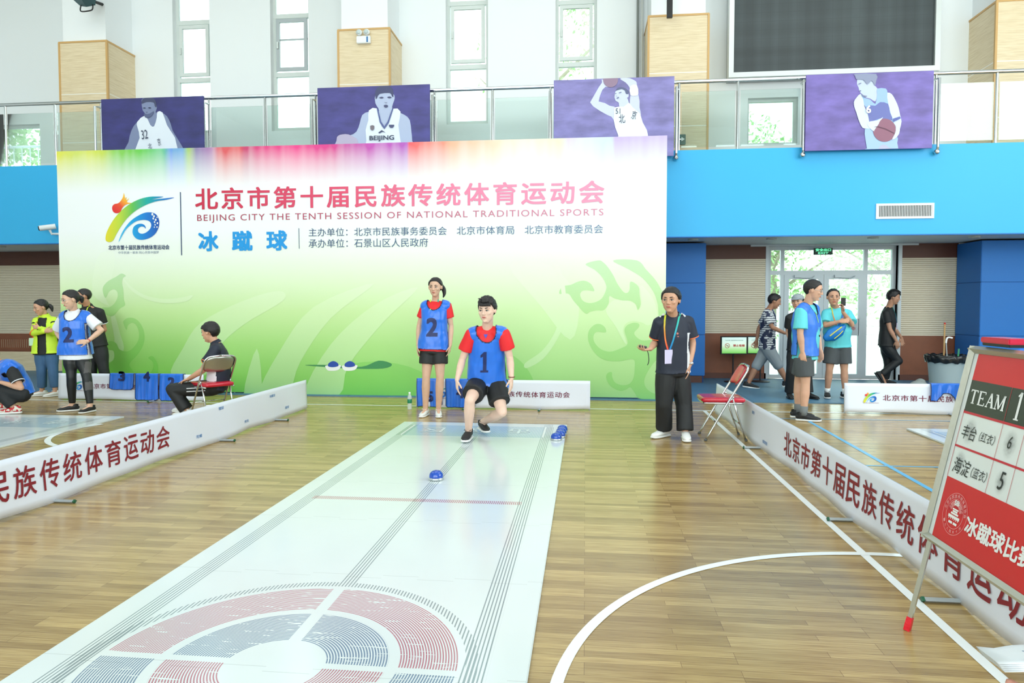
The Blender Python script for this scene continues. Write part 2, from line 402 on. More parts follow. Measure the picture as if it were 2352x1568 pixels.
panel(2.2, DX0-.03, .12, .90, brown, 4, 'red brown panel below the slats left of the door'); panel(DX1+.03, 7.02, .12, .87, brown, 5, 'red brown panel below the slats right of the door')
panel(2.2, DX0-.03, .012, .12, brown_d, 6, 'skirting left of the door', YW-.04); panel(DX1+.03, 7.02, .012, .12, brown_d, 7, 'skirting right of the door', YW-.04)
panel(XL, -8.3, .43, .83, brown, 8, 'red brown radiator cover panel at the far left'); panel(XL, -8.3, .012, .43, oak_m, 9, 'pale timber base panel at the far left', YW-.05)
# radiator grille (far left)
t = thing('radiator_grille', 'brown grille with vertical slots low on the far left wall', 'grille', (-11, YW-.06, .46))
bm = NB(); box(bm, (-13.2, YW-.06, .46), (-9.4, YW-.03, .80)); obj('grille_frame', bm, brown, t)
bm = NB()
for k in range(74): box(bm, (-13.1+k*.05, YW-.064, .52), (-13.1+k*.05+.012, YW-.055, .70))
obj('slots', bm, mat('pale slot lining', (176, 146, 118), .6), t)
# blue padded columns
pad = mat('blue padded panel', (34, 116, 196), .55, bump=.04, bscale=200); groove = mat('dark blue seam', (14, 62, 120), .7)
for i, (a, b_) in enumerate([(-4.8, -3.7), (1.15, 2.21), (6.98, 8.1)]):
    if i == 0: continue
    bm = NB(); box(bm, (a+.02, 13.0, .012), (b_-.02, YW, 2.6)); s = struct('column_%d' % i, bm, groove, label='blue padded column ' + ('right of the printed wall' if i == 1 else 'at the right edge'))
    bm = NB()
    for z0, z1 in ((.14, .90), (.905, 1.86), (1.865, 2.6)): box(bm, (a, 12.98, z0), (b_, YW-.06, z1), bev=.008)
    obj('padding', bm, pad, s)
    bm = NB(); box(bm, (a+.0, 12.97, .012), (b_-.05, YW-.1, .135)); obj('plinth', bm, brown_d, s)
# glazed door set ----------------------------------------------------
alu = mat('white aluminium frame', (196, 206, 210), .35, .1)
def rect_frame(bm, x0, x1, z0, z1, w, y0, y1):
    for q in ((x0, z0, x0+w, z1), (x1-w, z0, x1, z1), (x0+w, z0, x1-w, z0+w), (x0+w, z1-w, x1-w, z1)): box(bm, (q[0], y0, q[1]), (q[2], y1, q[3]))
DW = thing('glazed_door_frame', 'white aluminium door surround with glass side lights and top light', 'door frame', (4.75, YW, 0))
DW['kind'] = 'structure'; del DW['category']; DW.name = 'door_1'
bm = NB(); YD = YW+.08
rect_frame(bm, DX0, DX1, .01, DT, .07, YD, YD+.08)
for xx in (3.84, 5.40): box(bm, (xx-.035, YD+.003, .012), (xx+.035, YD+.077, DT-.003))
box(bm, (DX0+.003, YD-.004, 2.05), (DX1-.003, YD+.084, 2.13)); obj('door_frame', bm, alu, DW)
bm = NB(); box(bm, (DX0, YD+.035, .05), (3.81, YD+.041, DT)); box(bm, (5.43, YD+.035, .05), (DX1, YD+.041, DT)); box(bm, (3.84, YD+.035, 2.1), (5.4, YD+.041, DT)); obj('glass_panel', bm, gl, DW)
red = mat('red lettering', (196, 40, 40), .5)
for k, (x0, x1) in enumerate(((3.875, 4.615), (4.625, 5.365))):
    bm = NB(); rect_frame(bm, x0, x1, .02, 2.05, .09, YD-.01, YD+.05); box(bm, (x0+.08, YD-.01, .86), (x1-.08, YD+.05, 1.19)); lf = obj('door_leaf', bm, alu, DW)
    bm = NB(); box(bm, (x0+.08, YD+.02, .1), (x1-.08, YD+.026, .87)); box(bm, (x0+.08, YD+.02, 1.18), (x1-.08, YD+.026, 1.97)); obj('door_pane', bm, gl, lf)
    bm = NB(); box(bm, (x0+.18, YD-.06, 1.99), (x0+.42, YD-.01, 2.04)); tube(bm, [(x0+.3, YD-.04, 1.985), (x0+.5, YD-.08, 1.98), (x0+.56, YD-.03, 2.02)], .008); obj('door_closer', bm, alu, lf)
    bm = NB(); hx = x1-.05 if k == 0 else x0+.05; tube(bm, [(hx, YD-.01, .95), (hx, YD-.05, .98), (hx, YD-.05, 1.2), (hx, YD-.01, 1.23)], .011); obj('door_handle', bm, grey_m, lf)
    if k == 1:
        bm = NB(); a = W(1960, 760, YD-.013); text(bm, '中', W(1956, 759, YD-.014), (1, 0, 0), (0, 0, 1), .065, .075, .015); text(bm, '闭', W(1935, 759, YD-.014), (1, 0, 0), (0, 0, 1), .05, .075, .015); obj('lettering', bm, red, lf)
# reveal boxes beside the doorway
bm = NB(); box(bm, (DX0-.06, YW-.04, .012), (DX0, YW+.28, 2.62)); box(bm, (DX1, YW-.04, .012), (DX1+.06, YW+.28, 2.62)); box(bm, (3.2, YW-.05, 2.595), (6.3, YW, 2.63))
struct('trim_10', bm, alu, label='white metal lining around the doorway')
# emergency exit sign above the door
t = thing('exit_sign', 'dark green illuminated exit sign hanging over the glazed door', 'sign', (4.52, YW-.12, 2.55))
a, b_ = W(1869, 585, YW-.12), W(1913, 569, YW-.12)
bm = NB(); box(bm, (a.x, a.y, a.z), (b_.x, a.y+.03, b_.z), bev=.004); obj('housing', bm, mat('dark green sign face', (14, 58, 46), .4), t)
bm = NB(); q = (b_.x-a.x); text(bm, '安全出口', (a.x+.035, a.y-.002, a.z+.065), (1, 0, 0), (0, 0, 1), q-.07, .055, .02); text(bm, 'EXIT', (a.x+.08, a.y-.002, a.z+.015), (1, 0, 0), (0, 0, 1), q-.16, .034, .02)
obj('lettering', bm, mat('glowing green lettering', (120, 255, 190), .5, emit=1.1), t)
for xx in (a.x+.05, b_.x-.05):
    bm = NB(); tube(bm, [(xx, a.y+.015, b_.z-.004), (xx, a.y+.015, 2.629)], .004); obj('hanger', bm, dl, t)
# air vent on the fascia
a, b_ = W(2011, 503, YF), W(2145, 466, YF)
t = thing('air_vent', 'white rectangular air vent grille on the blue balcony front', 'vent', ((a.x+b_.x)/2, YF, a.z))
wp = mat('white painted metal', (236, 240, 240), .4)
bm = NB(); rect_frame(bm, a.x, b_.x, a.z, b_.z, .035, YF-.02, YF+.01); obj('vent_frame', bm, wp, t)
bm = NB(); box(bm, (a.x+.03, YF-.003, a.z+.03), (b_.x-.03, YF-.001, b_.z-.03)); obj('backing', bm, mat('vent interior', (70, 76, 78), .9), t)
bm = NB()
for k in range(34):
    x_ = a.x+.045+k*(b_.x-a.x-.09)/33; box(bm, (x_-.004, YF-.016, a.z+.033), (x_+.004, YF-.004, b_.z-.033))
obj('vent_slats', bm, wp, t)
# gallery railing ------------------------------------------------------
steel = mat('brushed stainless steel', (205, 210, 212), .18, 1); glr = glass('railing glass', (244, 252, 250), .2)
YR = 11.97
posts = [-13.1, -12.0, -10.93, -9.91, -8.98, -6.86, -5.79, -4.84, -2.66, -1.63, -.62, 1.56, 2.53, 3.59, 5.67, 6.60, 7.6, 8.6]
RL = thing('balcony_railing', 'stainless steel and glass railing along the balcony edge', 'railing', (-2, YR, 4.07))
bm = NB(); tube(bm, [(-14, YR, 5.235), (9.5, YR, 5.225)], .032, 14); obj('handrail', bm, steel, RL)
for x_ in posts:
    bm = NB(); tube(bm, [(x_, YR, 4.05), (x_, YR, 5.22)], .021, 12); obj('post', bm, steel, RL)
for x0, x1 in zip(posts, posts[1:]):
    bm = NB(); box(bm, (x0+.045, YR-.004, 4.13), (x1-.045, YR+.004, 5.06)); p_ = obj('glass_pane', bm, glr, RL)
# drop brackets that carry the poster frames: a tube runs down outside the fascia
for x_ in (-8.98+.0, -6.86, -4.84, -2.66, -.62, 1.5, 3.55, 5.64):
    bm = NB(); tube(bm, [(x_, YR-.03, 5.12), (x_, 11.80, 5.10), (x_, 11.80, 4.0), (x_, 11.83, 3.93), (x_, 11.9, 3.93)], .022, 10); ell(bm, (x_, 11.83, 3.93), (.045, .045, .045)); obj('side_tube', bm, steel, RL)
bm = NB(); box(bm, (-20, YW+.32, 4.12), (-10.6, 16.8, 4.3)); struct('roof_outside', bm, white_wall, label='flat roof outside the low window')
# second little railing seen through the low window
t = thing('outdoor_railing', 'small white railing outside the low window at far left', 'railing', (-13.3, 15, 4.3))
bm = NB(); tube(bm, [(-14.6, 14.9, 5.16), (-12.5, 14.9, 5.18)], .03); obj('handrail', bm, steel, t)
for k in range(8):
    bm = NB(); tube(bm, [(-14.05+k*.21, 14.9, 4.30), (-14.05+k*.21, 14.9, 5.16)], .012, 8); obj('post', bm, wp, t)
# black LED screen ---------------------------------------------------
a, b_ = W(1683, 172, 13.5), W(2142, 163, 13.5)
t = thing('scoreboard_screen', 'large unlit black display screen on the upper wall', 'display screen', ((a.x+b_.x)/2, 13.6, a.z))
bm = NB(); rect_frame(bm, a.x-.09, b_.x+.09, a.z-.07, 8.9, .09, 13.42, 13.6); obj('screen_frame', bm, mat('silver screen frame', (214, 220, 218), .35, .3), t)
bm = NB(); box(bm, (a.x-.05, 13.58, a.z-.05), (b_.x+.05, YW, 8.88)); obj('back_box', bm, mat('grey cabinet back', (150, 156, 158), .5), t)
mm, nt, b = base('unlit led panel'); x, y, z, vec = coords(nt)
n1 = tex_noise(nt, vec, 1.2, 1, 3, 1, .05); n2 = tex_noise(nt, vec, 1.2, 1, .05, 1, 3)
gx = ((x/.16).fract()-.5).abs().gt(.48); gz = ((z/.16).fract()-.5).abs().gt(.48)
c = ramp(nt, n1*.6+n2*.4, [(.35, (44, 52, 54)), (.65, (66, 76, 78))]); nt.links.new(mixc(nt, gx.max(gz)*.35, c, (34, 40, 42)), b.inputs['Base Color']); b.inputs['Roughness'].default_value = .5
bm = NB(); box(bm, (a.x, 13.47, a.z), (b_.x, 13.5, 8.83)); obj('led_panel', bm, mm, t)
# conduit pipes, black bracket, floodlight, emergency light, exit arrow, red bucket
t = thing('conduit_pipes', 'pair of grey vertical pipes beside the third oak clad pillar', 'pipe', (1.0, 13.7, 4.1))
for x_, m_ in ((.99, mat('grey pipe', (120, 126, 122), .5)), (1.07, mat('pale pipe', (196, 200, 196), .5))):
    bm = NB(); tube(bm, [(x_, 13.75, 4.06), (x_, 13.75, ZT)], .025); p_ = obj('pipe', bm, m_, t)
bm = NB(); tube(bm, [(.99, 13.75, 5.72), (.99, 13.75, 5.80)], .03); obj('red_band', bm, mat('red band', (150, 70, 60), .5), t)
a = W(1538, 41, 12.7)
t = thing('wall_bracket', 'black bracket arm hanging down in front of the third pillar', 'bracket', (a.x, 12.8, a.z))
bk = mat('black metal', (20, 22, 24), .4)
bm = NB(); box(bm, (a.x-.05, 12.68, a.z), (a.x+.05, 12.74, 8.2), bev=.006); obj('arm', bm, bk, t)
bm = NB(); box(bm, (a.x-.03, 12.73, 7.9), (a.x+.03, 13.05, 7.98)); obj('wall_plate', bm, bk, t)
a = W(200, 12, 12.6)
t = thing('floodlight', 'dark grey floodlight with wire bracket on the left pillar, top left', 'floodlight', a)
bm = NB(); R_ = Matrix.Rotation(math.radians(30), 3, 'X')
loft(bm, [a+Vector((0, -.1, .26)), a+Vector((0, -.08, .10)), a+Vector((0, .02, .0))], [(.27, .11), (.25, .10), (.16, .06)], (1, 0, 0), 4, power=6); obj('housing', bm, mat('teal grey metal', (74, 104, 110), .35, .3), t)
bm = NB(); loft(bm, [a+Vector((0, -.2, .27)), a+Vector((0, -.19, .05))], [(.2, .01), (.17, .01)], (1, 0, 0), 4, power=6); obj('lens', bm, mat('lamp lens', (150, 180, 180), .2), t)
bm = NB(); tube(bm, smooth_poly([a+Vector(p) for p in ((-.12, 0, .03), (-.13, -.02, -.09), (-.08, -.03, -.13), (.08, -.03, -.12), (.13, -.02, -.08), (.12, 0, .05))], 4, False), .012); obj('wire_bracket', bm, bk, t)
bm = NB(); tube(bm, [a+Vector((0, 0, .12)), (a.x, 13.03, a.z+.2)], .03); obj('mount', bm, bk, t)
a = W(835, 92, 12.95)
t = thing('emergency_light', 'white twin head emergency light on the second oak clad pillar', 'emergency light', a)
bm = NB(); box(bm, a+Vector((-.13, -.04, -.07)), a+Vector((.14, .03, .07)), bev=.01); obj('battery_box', bm, wp, t)
bm = NB(); box(bm, a+Vector((.07, -.044, -.055)), a+Vector((.10, -.039, .05))); obj('blue_stripe', bm, mat('blue sticker', (40, 110, 170), .5), t)
for s in (-1, 1):
    bm = NB(); ell(bm, a+Vector((.075*s, -.04, .13)), (.062, .05, .058)); h_ = obj('lamp_head', bm, wp, t, True)
    bm = NB(); ell(bm, a+Vector((.075*s, -.075, .13)), (.045, .02, .042)); obj('lamp_lens', bm, mat('clear lens', (190, 205, 205), .15), h_, True)
a = W(1552, 332, 12.93); b_ = W(1575, 308, 12.93)
t = thing('arrow_sign', 'small green arrow sign low on the third pillar behind railing', 'sign', a)
bm = NB(); box(bm, (a.x, 12.93, a.z), (b_.x, 12.96, b_.z), bev=.004); obj('sign_box', bm, mat('dark teal sign', (40, 92, 86), .4), t)
bm = NB(); c0 = (a+b_)/2
flat(bm, [c0+Vector(p) for p in ((-.06, -.018, -.012), (.01, -.018, -.012), (.01, -.018, -.04), (.07, -.018, 0), (.01, -.018, .04), (.01, -.018, .012), (-.06, -.018, .012))]); obj('arrow', bm, wp, t)
a = W(1639, 343, 12.8)
t = thing('fire_bucket', 'red box standing on the balcony floor beside the third pillar', 'box', (a.x, 12.85, 4.05))
bm = NB(); box(bm, (a.x-.09, 12.75, 4.055), (a.x+.09, 12.95, 4.24), bev=.006); obj('box_body', bm, mat('faded red', (214, 92, 96), .5), t)
bm = NB(); box(bm, (a.x-.1, 12.74, 4.235), (a.x+.11, 12.96, 4.25)); obj('lid', bm, mat('darker red', (170, 70, 76), .5), t)
# security camera
a = W(113, 523, 11.75)
t = thing('security_camera', 'white bullet security camera on the blue balcony front', 'camera', a)
bm = NB(); loft(bm, [a+Vector((-.11, -.1, -.02)), a+Vector((.10, .04, .03))], [(.05, .05), (.05, .05)], (0, 0, 1), 16); obj('camera_body', bm, wp, t)
bm = NB(); loft(bm, [a+Vector((-.125, -.11, -.023)), a+Vector((-.108, -.098, -.019))], [(.04, .04), (.044, .044)], (0, 0, 1), 16); obj('camera_lens', bm, bk, t)
bm = NB(); tube(bm, [a+Vector((.02, -.01, -.04)), a+Vector((.03, .02, -.11)), (a.x+.13, YF, a.z-.10)], .022); ell(bm, (a.x+.14, YF-.01, a.z-.1), (.05, .015, .06)); obj('bracket', bm, wp, t)
# ================================================================== PRINTED BACKDROP
BY = 10.6
bx0, bx1, bzt = W(130, 360, BY).x, W(1530, 600, BY).x, W(1530, 311, BY).z
BD = thing('event_backdrop', 'huge printed event backdrop, white and green with rainbow top, standing in front of the balcony', 'backdrop', (0, BY, 0))
def backdrop_mat(name, tint=None, fac=0.0):
    m, nt, b = base(name); x, y, z, vec = coords(nt)
    u = (x - bx0) / (bx1-bx0)
    S = [(130,(222,222,84)),(175,(206,220,110)),(205,(214,222,70)),(238,(196,214,90)),(262,(140,205,90)),(330,(100,200,80)),(375,(110,196,150)),(392,(88,140,228)),(398,(100,160,215)),(420,(120,170,220)),(432,(170,205,90)),(450,(136,124,172)),(485,(176,130,180)),(500,(216,92,100)),(550,(222,82,88)),(562,(196,60,110)),(600,(220,60,130)),(680,(232,60,140)),(765,(212,60,140)),(790,(196,70,156)),(860,(190,80,180)),(936,(176,90,190)),(940,(250,92,100)),(1020,(250,150,130)),(1035,(252,180,150)),(1140,(252,214,190)),(1200,(250,232,215)),(1285,(226,238,196)),(1305,(218,204,226)),(1350,(212,222,240)),(1405,(200,216,240)),(1412,(196,178,232)),(1488,(190,176,232))]
    stops = [((W(p, 330, BY).x-bx0)/(bx1-bx0), c) for p, c in S][:32]
    rainbow = ramp(nt, u, stops)
    wht = (240, 246, 250)
    w = z.op('SUBTRACT', 3.30) / .68; w = w.max(0.0).min(1.0).op('POWER', 1.25)
    ray_w = tex_noise(nt, vec, 3, 1, 2.2, 1, .02)
    w = (w * (ray_w*.7 + .62)).min(1.0)
    top = mixc(nt, w, wht, rainbow)
    g = ramp(nt, (z/2.7).max(0.0).min(1.0), [(0, (96, 192, 62)), (.12, (126, 204, 80)), (.3, (160, 218, 116)), (.5, (196, 232, 158)), (.68, (222, 242, 204)), (.85, (236, 246, 236)), (1, wht)])
    g2 = mixc(nt, (u.op('POWER', 1.6)*.32), g, (238, 250, 226))  # green paled towards the right, a haze wash painted into the colour
    c = mixc(nt, z.gt(2.7), g2, top)
    if tint: 
        if callable(tint): c = tint(nt, c, u)
        else: c = mixc(nt, fac, c, tint)
    nt.links.new(c.s if isinstance(c, N) else c, b.inputs['Base Color']); b.inputs['Roughness'].default_value = .55
    return m
bm = NB(); box(bm, (bx0, BY, .03), (bx1, BY+.03, bzt), 1)
for f in bm.faces:
    f.normal_update()
    if f.normal.y < -.9: f.material_index = 0
obj('printed_sheet', bm, [backdrop_mat('printed backdrop sheet'), mat('white fabric edge', (230, 236, 238), .6)], BD)
def crop(ox, oy, s): return lambda pts: [(ox+x/s, oy+y/s) for x, y in pts]
cl, cr_ = crop(120, 580, 4.9), crop(1160, 600, 4.753)
bm = NB()
px_poly(bm, cl([(830,262),(780,235),(720,270),(630,320),(575,380),(570,440),(600,510),(640,440),(690,412),(730,440),(735,500),(700,570),(640,615),(560,620),(600,690),(660,715),(700,700),(760,630),(820,590),(805,520),(800,420),(785,340),(800,280)]), BY-.002)
px_poly(bm, cl([(800,790),(810,760),(850,735),(910,735),(970,770),(1020,850),(1040,950),(1020,1050),(960,1150),(870,1250),(900,1320),(950,1400),(1000,1640),(450,1640),(560,1380),(600,1300),(690,1200),(690,1110),(640,1095),(575,1080),(600,1020),(660,995),(720,1020),(760,1090),(850,1110),(920,1060),(970,980),(975,890),(940,810),(890,790),(850,820),(835,870)]), BY-.002)
px_poly(bm, cl([(1080,1185),(1130,1165),(1180,1240),(1190,1320),(1170,1400),(1080,1400),(1135,1300),(1130,1230)]), BY-.002)
px_poly(bm, cr_([(595,355),(600,310),(640,270),(720,255),(800,220),(870,212),(930,240),(965,290),(970,325),(900,315),(840,325),(820,370),(850,430),(920,455),(1000,440),(1060,400),(1100,320),(1105,260),(1060,170),(980,90),(880,30),(1020,-10),(1070,10),(1120,60),(1180,150),(1230,250),(1290,330),(1330,345),(1360,310),(1365,230),(1400,228),(1460,280),(1470,370),(1480,470),(1450,530),(1430,470),(1370,430),(1270,425),(1190,400),(1140,378),(1130,460),(1080,530),(1000,535),(930,550),(880,570),(800,490),(740,420),(700,360),(650,350)]), BY-.002)
px_poly(bm, cr_([(1098,775),(1090,720),(1040,685),(980,690),(920,750),(905,830),(930,920),(1000,1020),(1100,1080),(1250,1090),(1400,1070),(1415,1170),(1400,1280),(1350,1340),(1270,1350),(1200,1320),(1170,1260),(1165,1210),(1120,1220),(1105,1270),(1150,1360),(1250,1412),(1320,1400),(1370,1375),(1420,1440),(1480,1500),(1740,1500),(1745,1460),(1620,1440),(1540,1380),(1520,1300),(1560,1200),(1640,1090),(1740,1000),(1745,830),(1600,855),(1500,862),(1440,830),(1410,780),(1460,720),(1460,680),(1400,670),(1330,700),(1305,760),(1340,895),(1260,950),(1150,985),(1050,960),(980,890),(965,820),(1000,770)]), BY-.002)
px_poly(bm, cr_([(1180,-10),(1340,80),(1500,180),(1620,330),(1670,480),(1685,640),(1745,640),(1745,400),(1700,300),(1640,200),(1540,90),(1440,-10)]), BY-.002)
px_poly(bm, cr_([(-200,1000),(0,985),(90,1030),(180,1100),(260,1200),(320,1330),(340,1480),(-300,1480)]), BY-.002)
px_poly(bm, [(690,910),(760,850),(860,830),(960,850),(1020,910)], BY-.002)
obj('printed_scrolls', bm, backdrop_mat('darker green scroll print', lambda nt, c, u: mixc(nt, .36, c, (84, 190, 50))), BD)
bm = NB()
px_poly(bm, cl([(800,290),(900,390),(1050,480),(1250,520),(1450,505),(1570,478),(1575,500),(1500,550),(1300,570),(1100,540),(920,450),(820,340)]), BY-.0025)
px_poly(bm, cl([(640,600),(460,470),(470,200),(540,10),(700,10),(660,330),(600,500)]), BY-.0015)
px_poly(bm, cl([(660,730),(700,700),(760,900),(800,1110),(600,1240),(590,1000),(700,1010)]), BY-.0015)
px_poly(bm, cr_([(530,30),(590,200),(620,400),(600,600),(530,800),(400,980),(220,1110),(240,1165),(420,1060),(570,850),(650,640),(665,400),(640,200),(580,40)]), BY-.0025)
px_poly(bm, [(393,862),(420,800),(462,740),(560,690),(640,668),(650,690),(560,745),(500,800),(470,862)], BY-.0025)
px_poly(bm, [(596,905),(640,810),(720,705),(860,650),(760,730),(690,830),(660,905)], BY-.0025)
px_poly(bm, [(700,905),(760,790),(860,700),(960,660),(880,740),(800,840),(780,905)], BY-.0025)
px_poly(bm, [(560,905),(590,800),(600,905)], BY-.003)
px_poly(bm, [(1170,610),(1240,600),(1300,640),(1330,700),(1310,780),(1240,700)], BY-.0015)
px_poly(bm, cr_([(1100,540),(1200,700),(1300,880),(1330,890),(1290,760),(1320,680),(1400,650),(1500,670),(1560,700),(1660,640),(1650,500),(1600,380),(1480,260),(1490,450),(1450,540),(1400,450),(1200,420)]), BY-.0015)
obj('printed_highlights', bm, backdrop_mat('pale green scroll print', lambda nt, c, u: mixc(nt, .26, c, (236, 250, 226))), BD)
# lettering
title_m = backdrop_mat('title print', lambda nt, c, u: ramp(nt, u, [(0, (190, 22, 58)), (.25, (200, 36, 72)), (.5, (222, 74, 112)), (.68, (236, 132, 168)), (1, (240, 160, 192))]))
eng_m = backdrop_mat('subtitle print', lambda nt, c, u: ramp(nt, u, [(0, (150, 30, 60)), (.5, (180, 66, 100)), (1, (222, 150, 180))]))
ink_m = backdrop_mat('ink print', lambda nt, c, u: ramp(nt, u, [(0, (28, 48, 90)), (.6, (60, 90, 130)), (1, (110, 136, 178))]))
TITLE = '北京市第十届民族传统体育运动会'
bm = NB()
cell = (W(1388, 470, BY).x - W(449, 482, BY).x + .10) / 15; z0 = W(449, 482, BY).z; z1 = W(449, 432, BY).z
text(bm, TITLE, (W(449, 482, BY).x, BY-.006, z0), (1, 0, 0), (0, 0, 1), W(1388, 470, BY).x - W(449, 482, BY).x, z1-z0, .022, 1.22)
obj('title_lettering', bm, title_m, BD)
bm = NB(); text_px(bm, 'BEIJING CITY THE TENTH SESSION OF NATIONAL TRADITIONAL SPORTS', BY-.006, 453, 1386, 493, 512, .0, 1.18); obj('subtitle_lettering', bm, eng_m, BD)
bm = NB()
for ch, a, b_ in (('冰', 456, 502), ('蹴', 533, 580), ('球', 612, 660)): text_px(bm, ch, BY-.006, a, b_, 531, 577, .035, at=456)
obj('sport_lettering', bm, mat('bright blue print', (0, 150, 226), .5), BD)
bm = NB()
for s, a, b_, y0, y1, at in (('主办单位：北京市民族事务委员会', 709, 1026, 524, 543, 709), ('北京市体育局', 1049, 1181, 524, 543, 709), ('北京市教育委员会', 1205, 1385, 524, 543, 709), ('承办单位：石景山区人民政府', 709, 983, 549, 569, 709)):
    text_px(bm, s, BY-.006, a, b_, y0, y1, .0, 1.02, at=at)
for xx, y0, y1, w in ((417.5, 441, 586, .007), (687.5, 524, 571, .004)):
    a, b_ = W(xx, y1, BY), W(xx, y0, BY); box(bm, (a.x-w, BY-.007, a.z), (a.x+w, BY-.004, b_.z))
text_px(bm, TITLE, BY-.006, 249, 389, 563, 574, .02)
obj('organiser_lettering', bm, ink_m, BD)
bm = NB(); text_px(bm, '中华民族一家亲 同心共筑中国梦', BY-.006, 272, 365, 577, 583, .0); obj('slogan_lettering', bm, mat('grey blue print', (120, 140, 165), .6), BD)
# event logo ---------------------------------------------------------
def logo_mats():
    m, nt, b = base('logo arc gradient'); x, y, z, vec = coords(nt, 'Generated')
    nt.links.new(ramp(nt, x, [(0, (226, 214, 40)), (.2, (190, 214, 60)), (.4, (96, 190, 80)), (.6, (0, 170, 160)), (.85, (0, 120, 200)), (1, (20, 100, 200))]), b.inputs['Base Color'])
    m2, nt, b = base('logo flame gradient'); x, y, z, vec = coords(nt, 'Generated')
    nt.links.new(ramp(nt, (x+z)*.5, [(0.1, (222, 30, 40)), (.4, (232, 80, 40)), (.7, (250, 190, 50)), (1, (252, 230, 120))]), b.inputs['Base Color'])
    m3, nt, b = base('logo wave gradient'); x, y, z, vec = coords(nt, 'Generated')
    nt.links.new(ramp(nt, x, [(0, (70, 190, 236)), (.35, (0, 160, 224)), (.7, (0, 120, 210)), (1, (10, 80, 176))]), b.inputs['Base Color'])
    return m, m2, m3
LG = logo_mats(); logo_caps = mat('dark print ink', (50, 60, 90), .6)
ARC = [(48,580),(60,520),(100,440),(150,370),(210,310),(280,260),(360,222),(440,203),(500,200),(572,203),(505,218),(470,226),(560,219),(668,209),(600,229),(520,240),(440,264),(360,302),(290,350),(230,410),(180,480),(140,550),(120,590),(92,610),(60,605)]
SWIRL = [(165,612),(190,540),(225,480),(275,420),(330,380),(390,350),(440,342),(490,352),(520,385),(532,430),(525,480),(500,530),(460,565),(410,585),(360,590),(320,575),(295,540),(292,505),(305,470),(340,448),(380,447),(405,465),(410,490),(395,475),(370,470),(345,485),(340,510),(355,530),(385,535),(420,520),(450,490),(460,455),(445,425),(410,412),(370,412),(320,425),(270,460),(230,500),(200,550)]
FLAME = [(108,310),(112,285),(130,268),(160,262),(185,240),(205,205),(214,168),(222,210),(220,225),(238,205),(234,235),(262,215),(240,250),(285,260),(240,270),(215,285),(195,310),(185,335),(165,348),(140,350),(118,338)]
def logo(parent, fn, cap=True):
    """fn maps logo units (x right, y down) to 3-D"""
    for nm, P, m in (('logo_arc', ARC, LG[0]), ('logo_flame', FLAME, LG[1]), ('logo_wave', SWIRL, LG[2])):
        bm = NB(); flat(bm, [fn(x, y) for x, y in smooth_poly(P, 3)]); obj(nm, bm, m, parent)
L0 = lambda x, y: W(230+x/3.92, 400+y/3.92, BY-.006)
logo(BD, L0)
bm = NB()
for x, y, r in ((470,360,9),(485,378,8),(478,398,7),(500,410,8),(512,388,5),(490,430,7),(516,440,7),(495,455,6),(512,475,6),(488,476,5)):
    flat(bm, [W(230+(x+r*math.cos(a*.63))/3.92, 400+(y+1.3*r*math.sin(a*.63))/3.92, BY-.009) for a in range(10)])
obj('logo_foam', bm, wp, BD)
# the two printed curling balls and their shadow print
bm = NB(); px_poly(bm, [(700,838),(740,842),(800,846),(880,846),(900,836),(870,828),(830,842),(760,838)], BY-.004); obj('printed_shadow', bm, mat('dark green print', (60, 140, 84), .6), BD)
for cx in (765, 803):
    bm = NB(); px_poly(bm, [(cx-17,844),(cx-15,839),(cx+15,838),(cx+17,843),(cx+10,850),(cx-10,851)], BY-.006); px_poly(bm, [(cx-11,841),(cx-10,834),(cx,829),(cx+10,833),(cx+12,840),(cx,843)], BY-.008, mi=1)
    obj('printed_ball', bm, [wp, mat('printed blue', (30, 72, 168), .5)], BD)
# stand legs behind the backdrop
bm = NB()
for k in range(8):
    x_ = bx0+.4+k*(bx1-bx0-.8)/7; tube(bm, [(x_, BY+.05, .012), (x_, BY+.05, bzt-.05)], .02); tube(bm, [(x_, BY+.05, 2.4), (x_, BY+.75, .03)], .018)
obj('support_frame', bm, steel, BD)
# ================================================================== PLAYER POSTERS
PY = 11.76
def poster(x0, x1, top, ztop, zbot, col, label, layers, texts, dark=1.0):
    a = W(x0, top, PY); b_ = W(x1, top, PY)
    t = thing('player_poster', label, 'poster', ((a.x+b_.x)/2, PY, zbot), 'basketball posters on the balcony railing')
    m, nt, bb = base('poster ground'); x, y, z, vec = coords(nt)
    n = tex_noise(nt, vec, 2.2, 4, 1, 1, 2.5)
    nt.links.new(ramp(nt, n, [(.3, tuple(int(v*.86) for v in col)), (.7, tuple(min(255, int(v*1.14)) for v in col))]), bb.inputs['Base Color']); bb.inputs['Roughness'].default_value = .5
    bm = NB(); box(bm, (a.x, PY, zbot), (b_.x, PY+.03, ztop)); obj('poster_board', bm, m, t)
    for k, (nm, P, c, sm) in enumerate(layers):
        bm = NB(); d = PY-.002-.0015*k
        flat(bm, [Vector((q.x, d, min(max(q.z, zbot+.002), ztop-.002))) for q in (W(x, y, d) for x, y in smooth_poly(P, sm))]); obj(nm, bm, mat('poster %s %d %d %d' % ((nm,)+c), c, .5), t)
    bm = NB()
    for s, x, y0, y1, w, bold, ang in texts:
        o = W(x, y1, PY-.02); hh = W(x, y0, PY).z-o.z; ca, sa = math.cos(ang), math.sin(ang); ww = W(x+w, y1, PY).x-o.x
        text(bm, s, o, (ca, 0, sa), (-sa, 0, ca), ww, hh, bold)
    if texts: obj('jersey_lettering', bm, mat('jersey ink', (50, 60, 86), .6), t)
    return t
def circ(cx, cy, r, n=20): return [(cx+r*math.cos(2*math.pi*k/n), cy+r*math.sin(2*math.pi*k/n)) for k in range(n)]
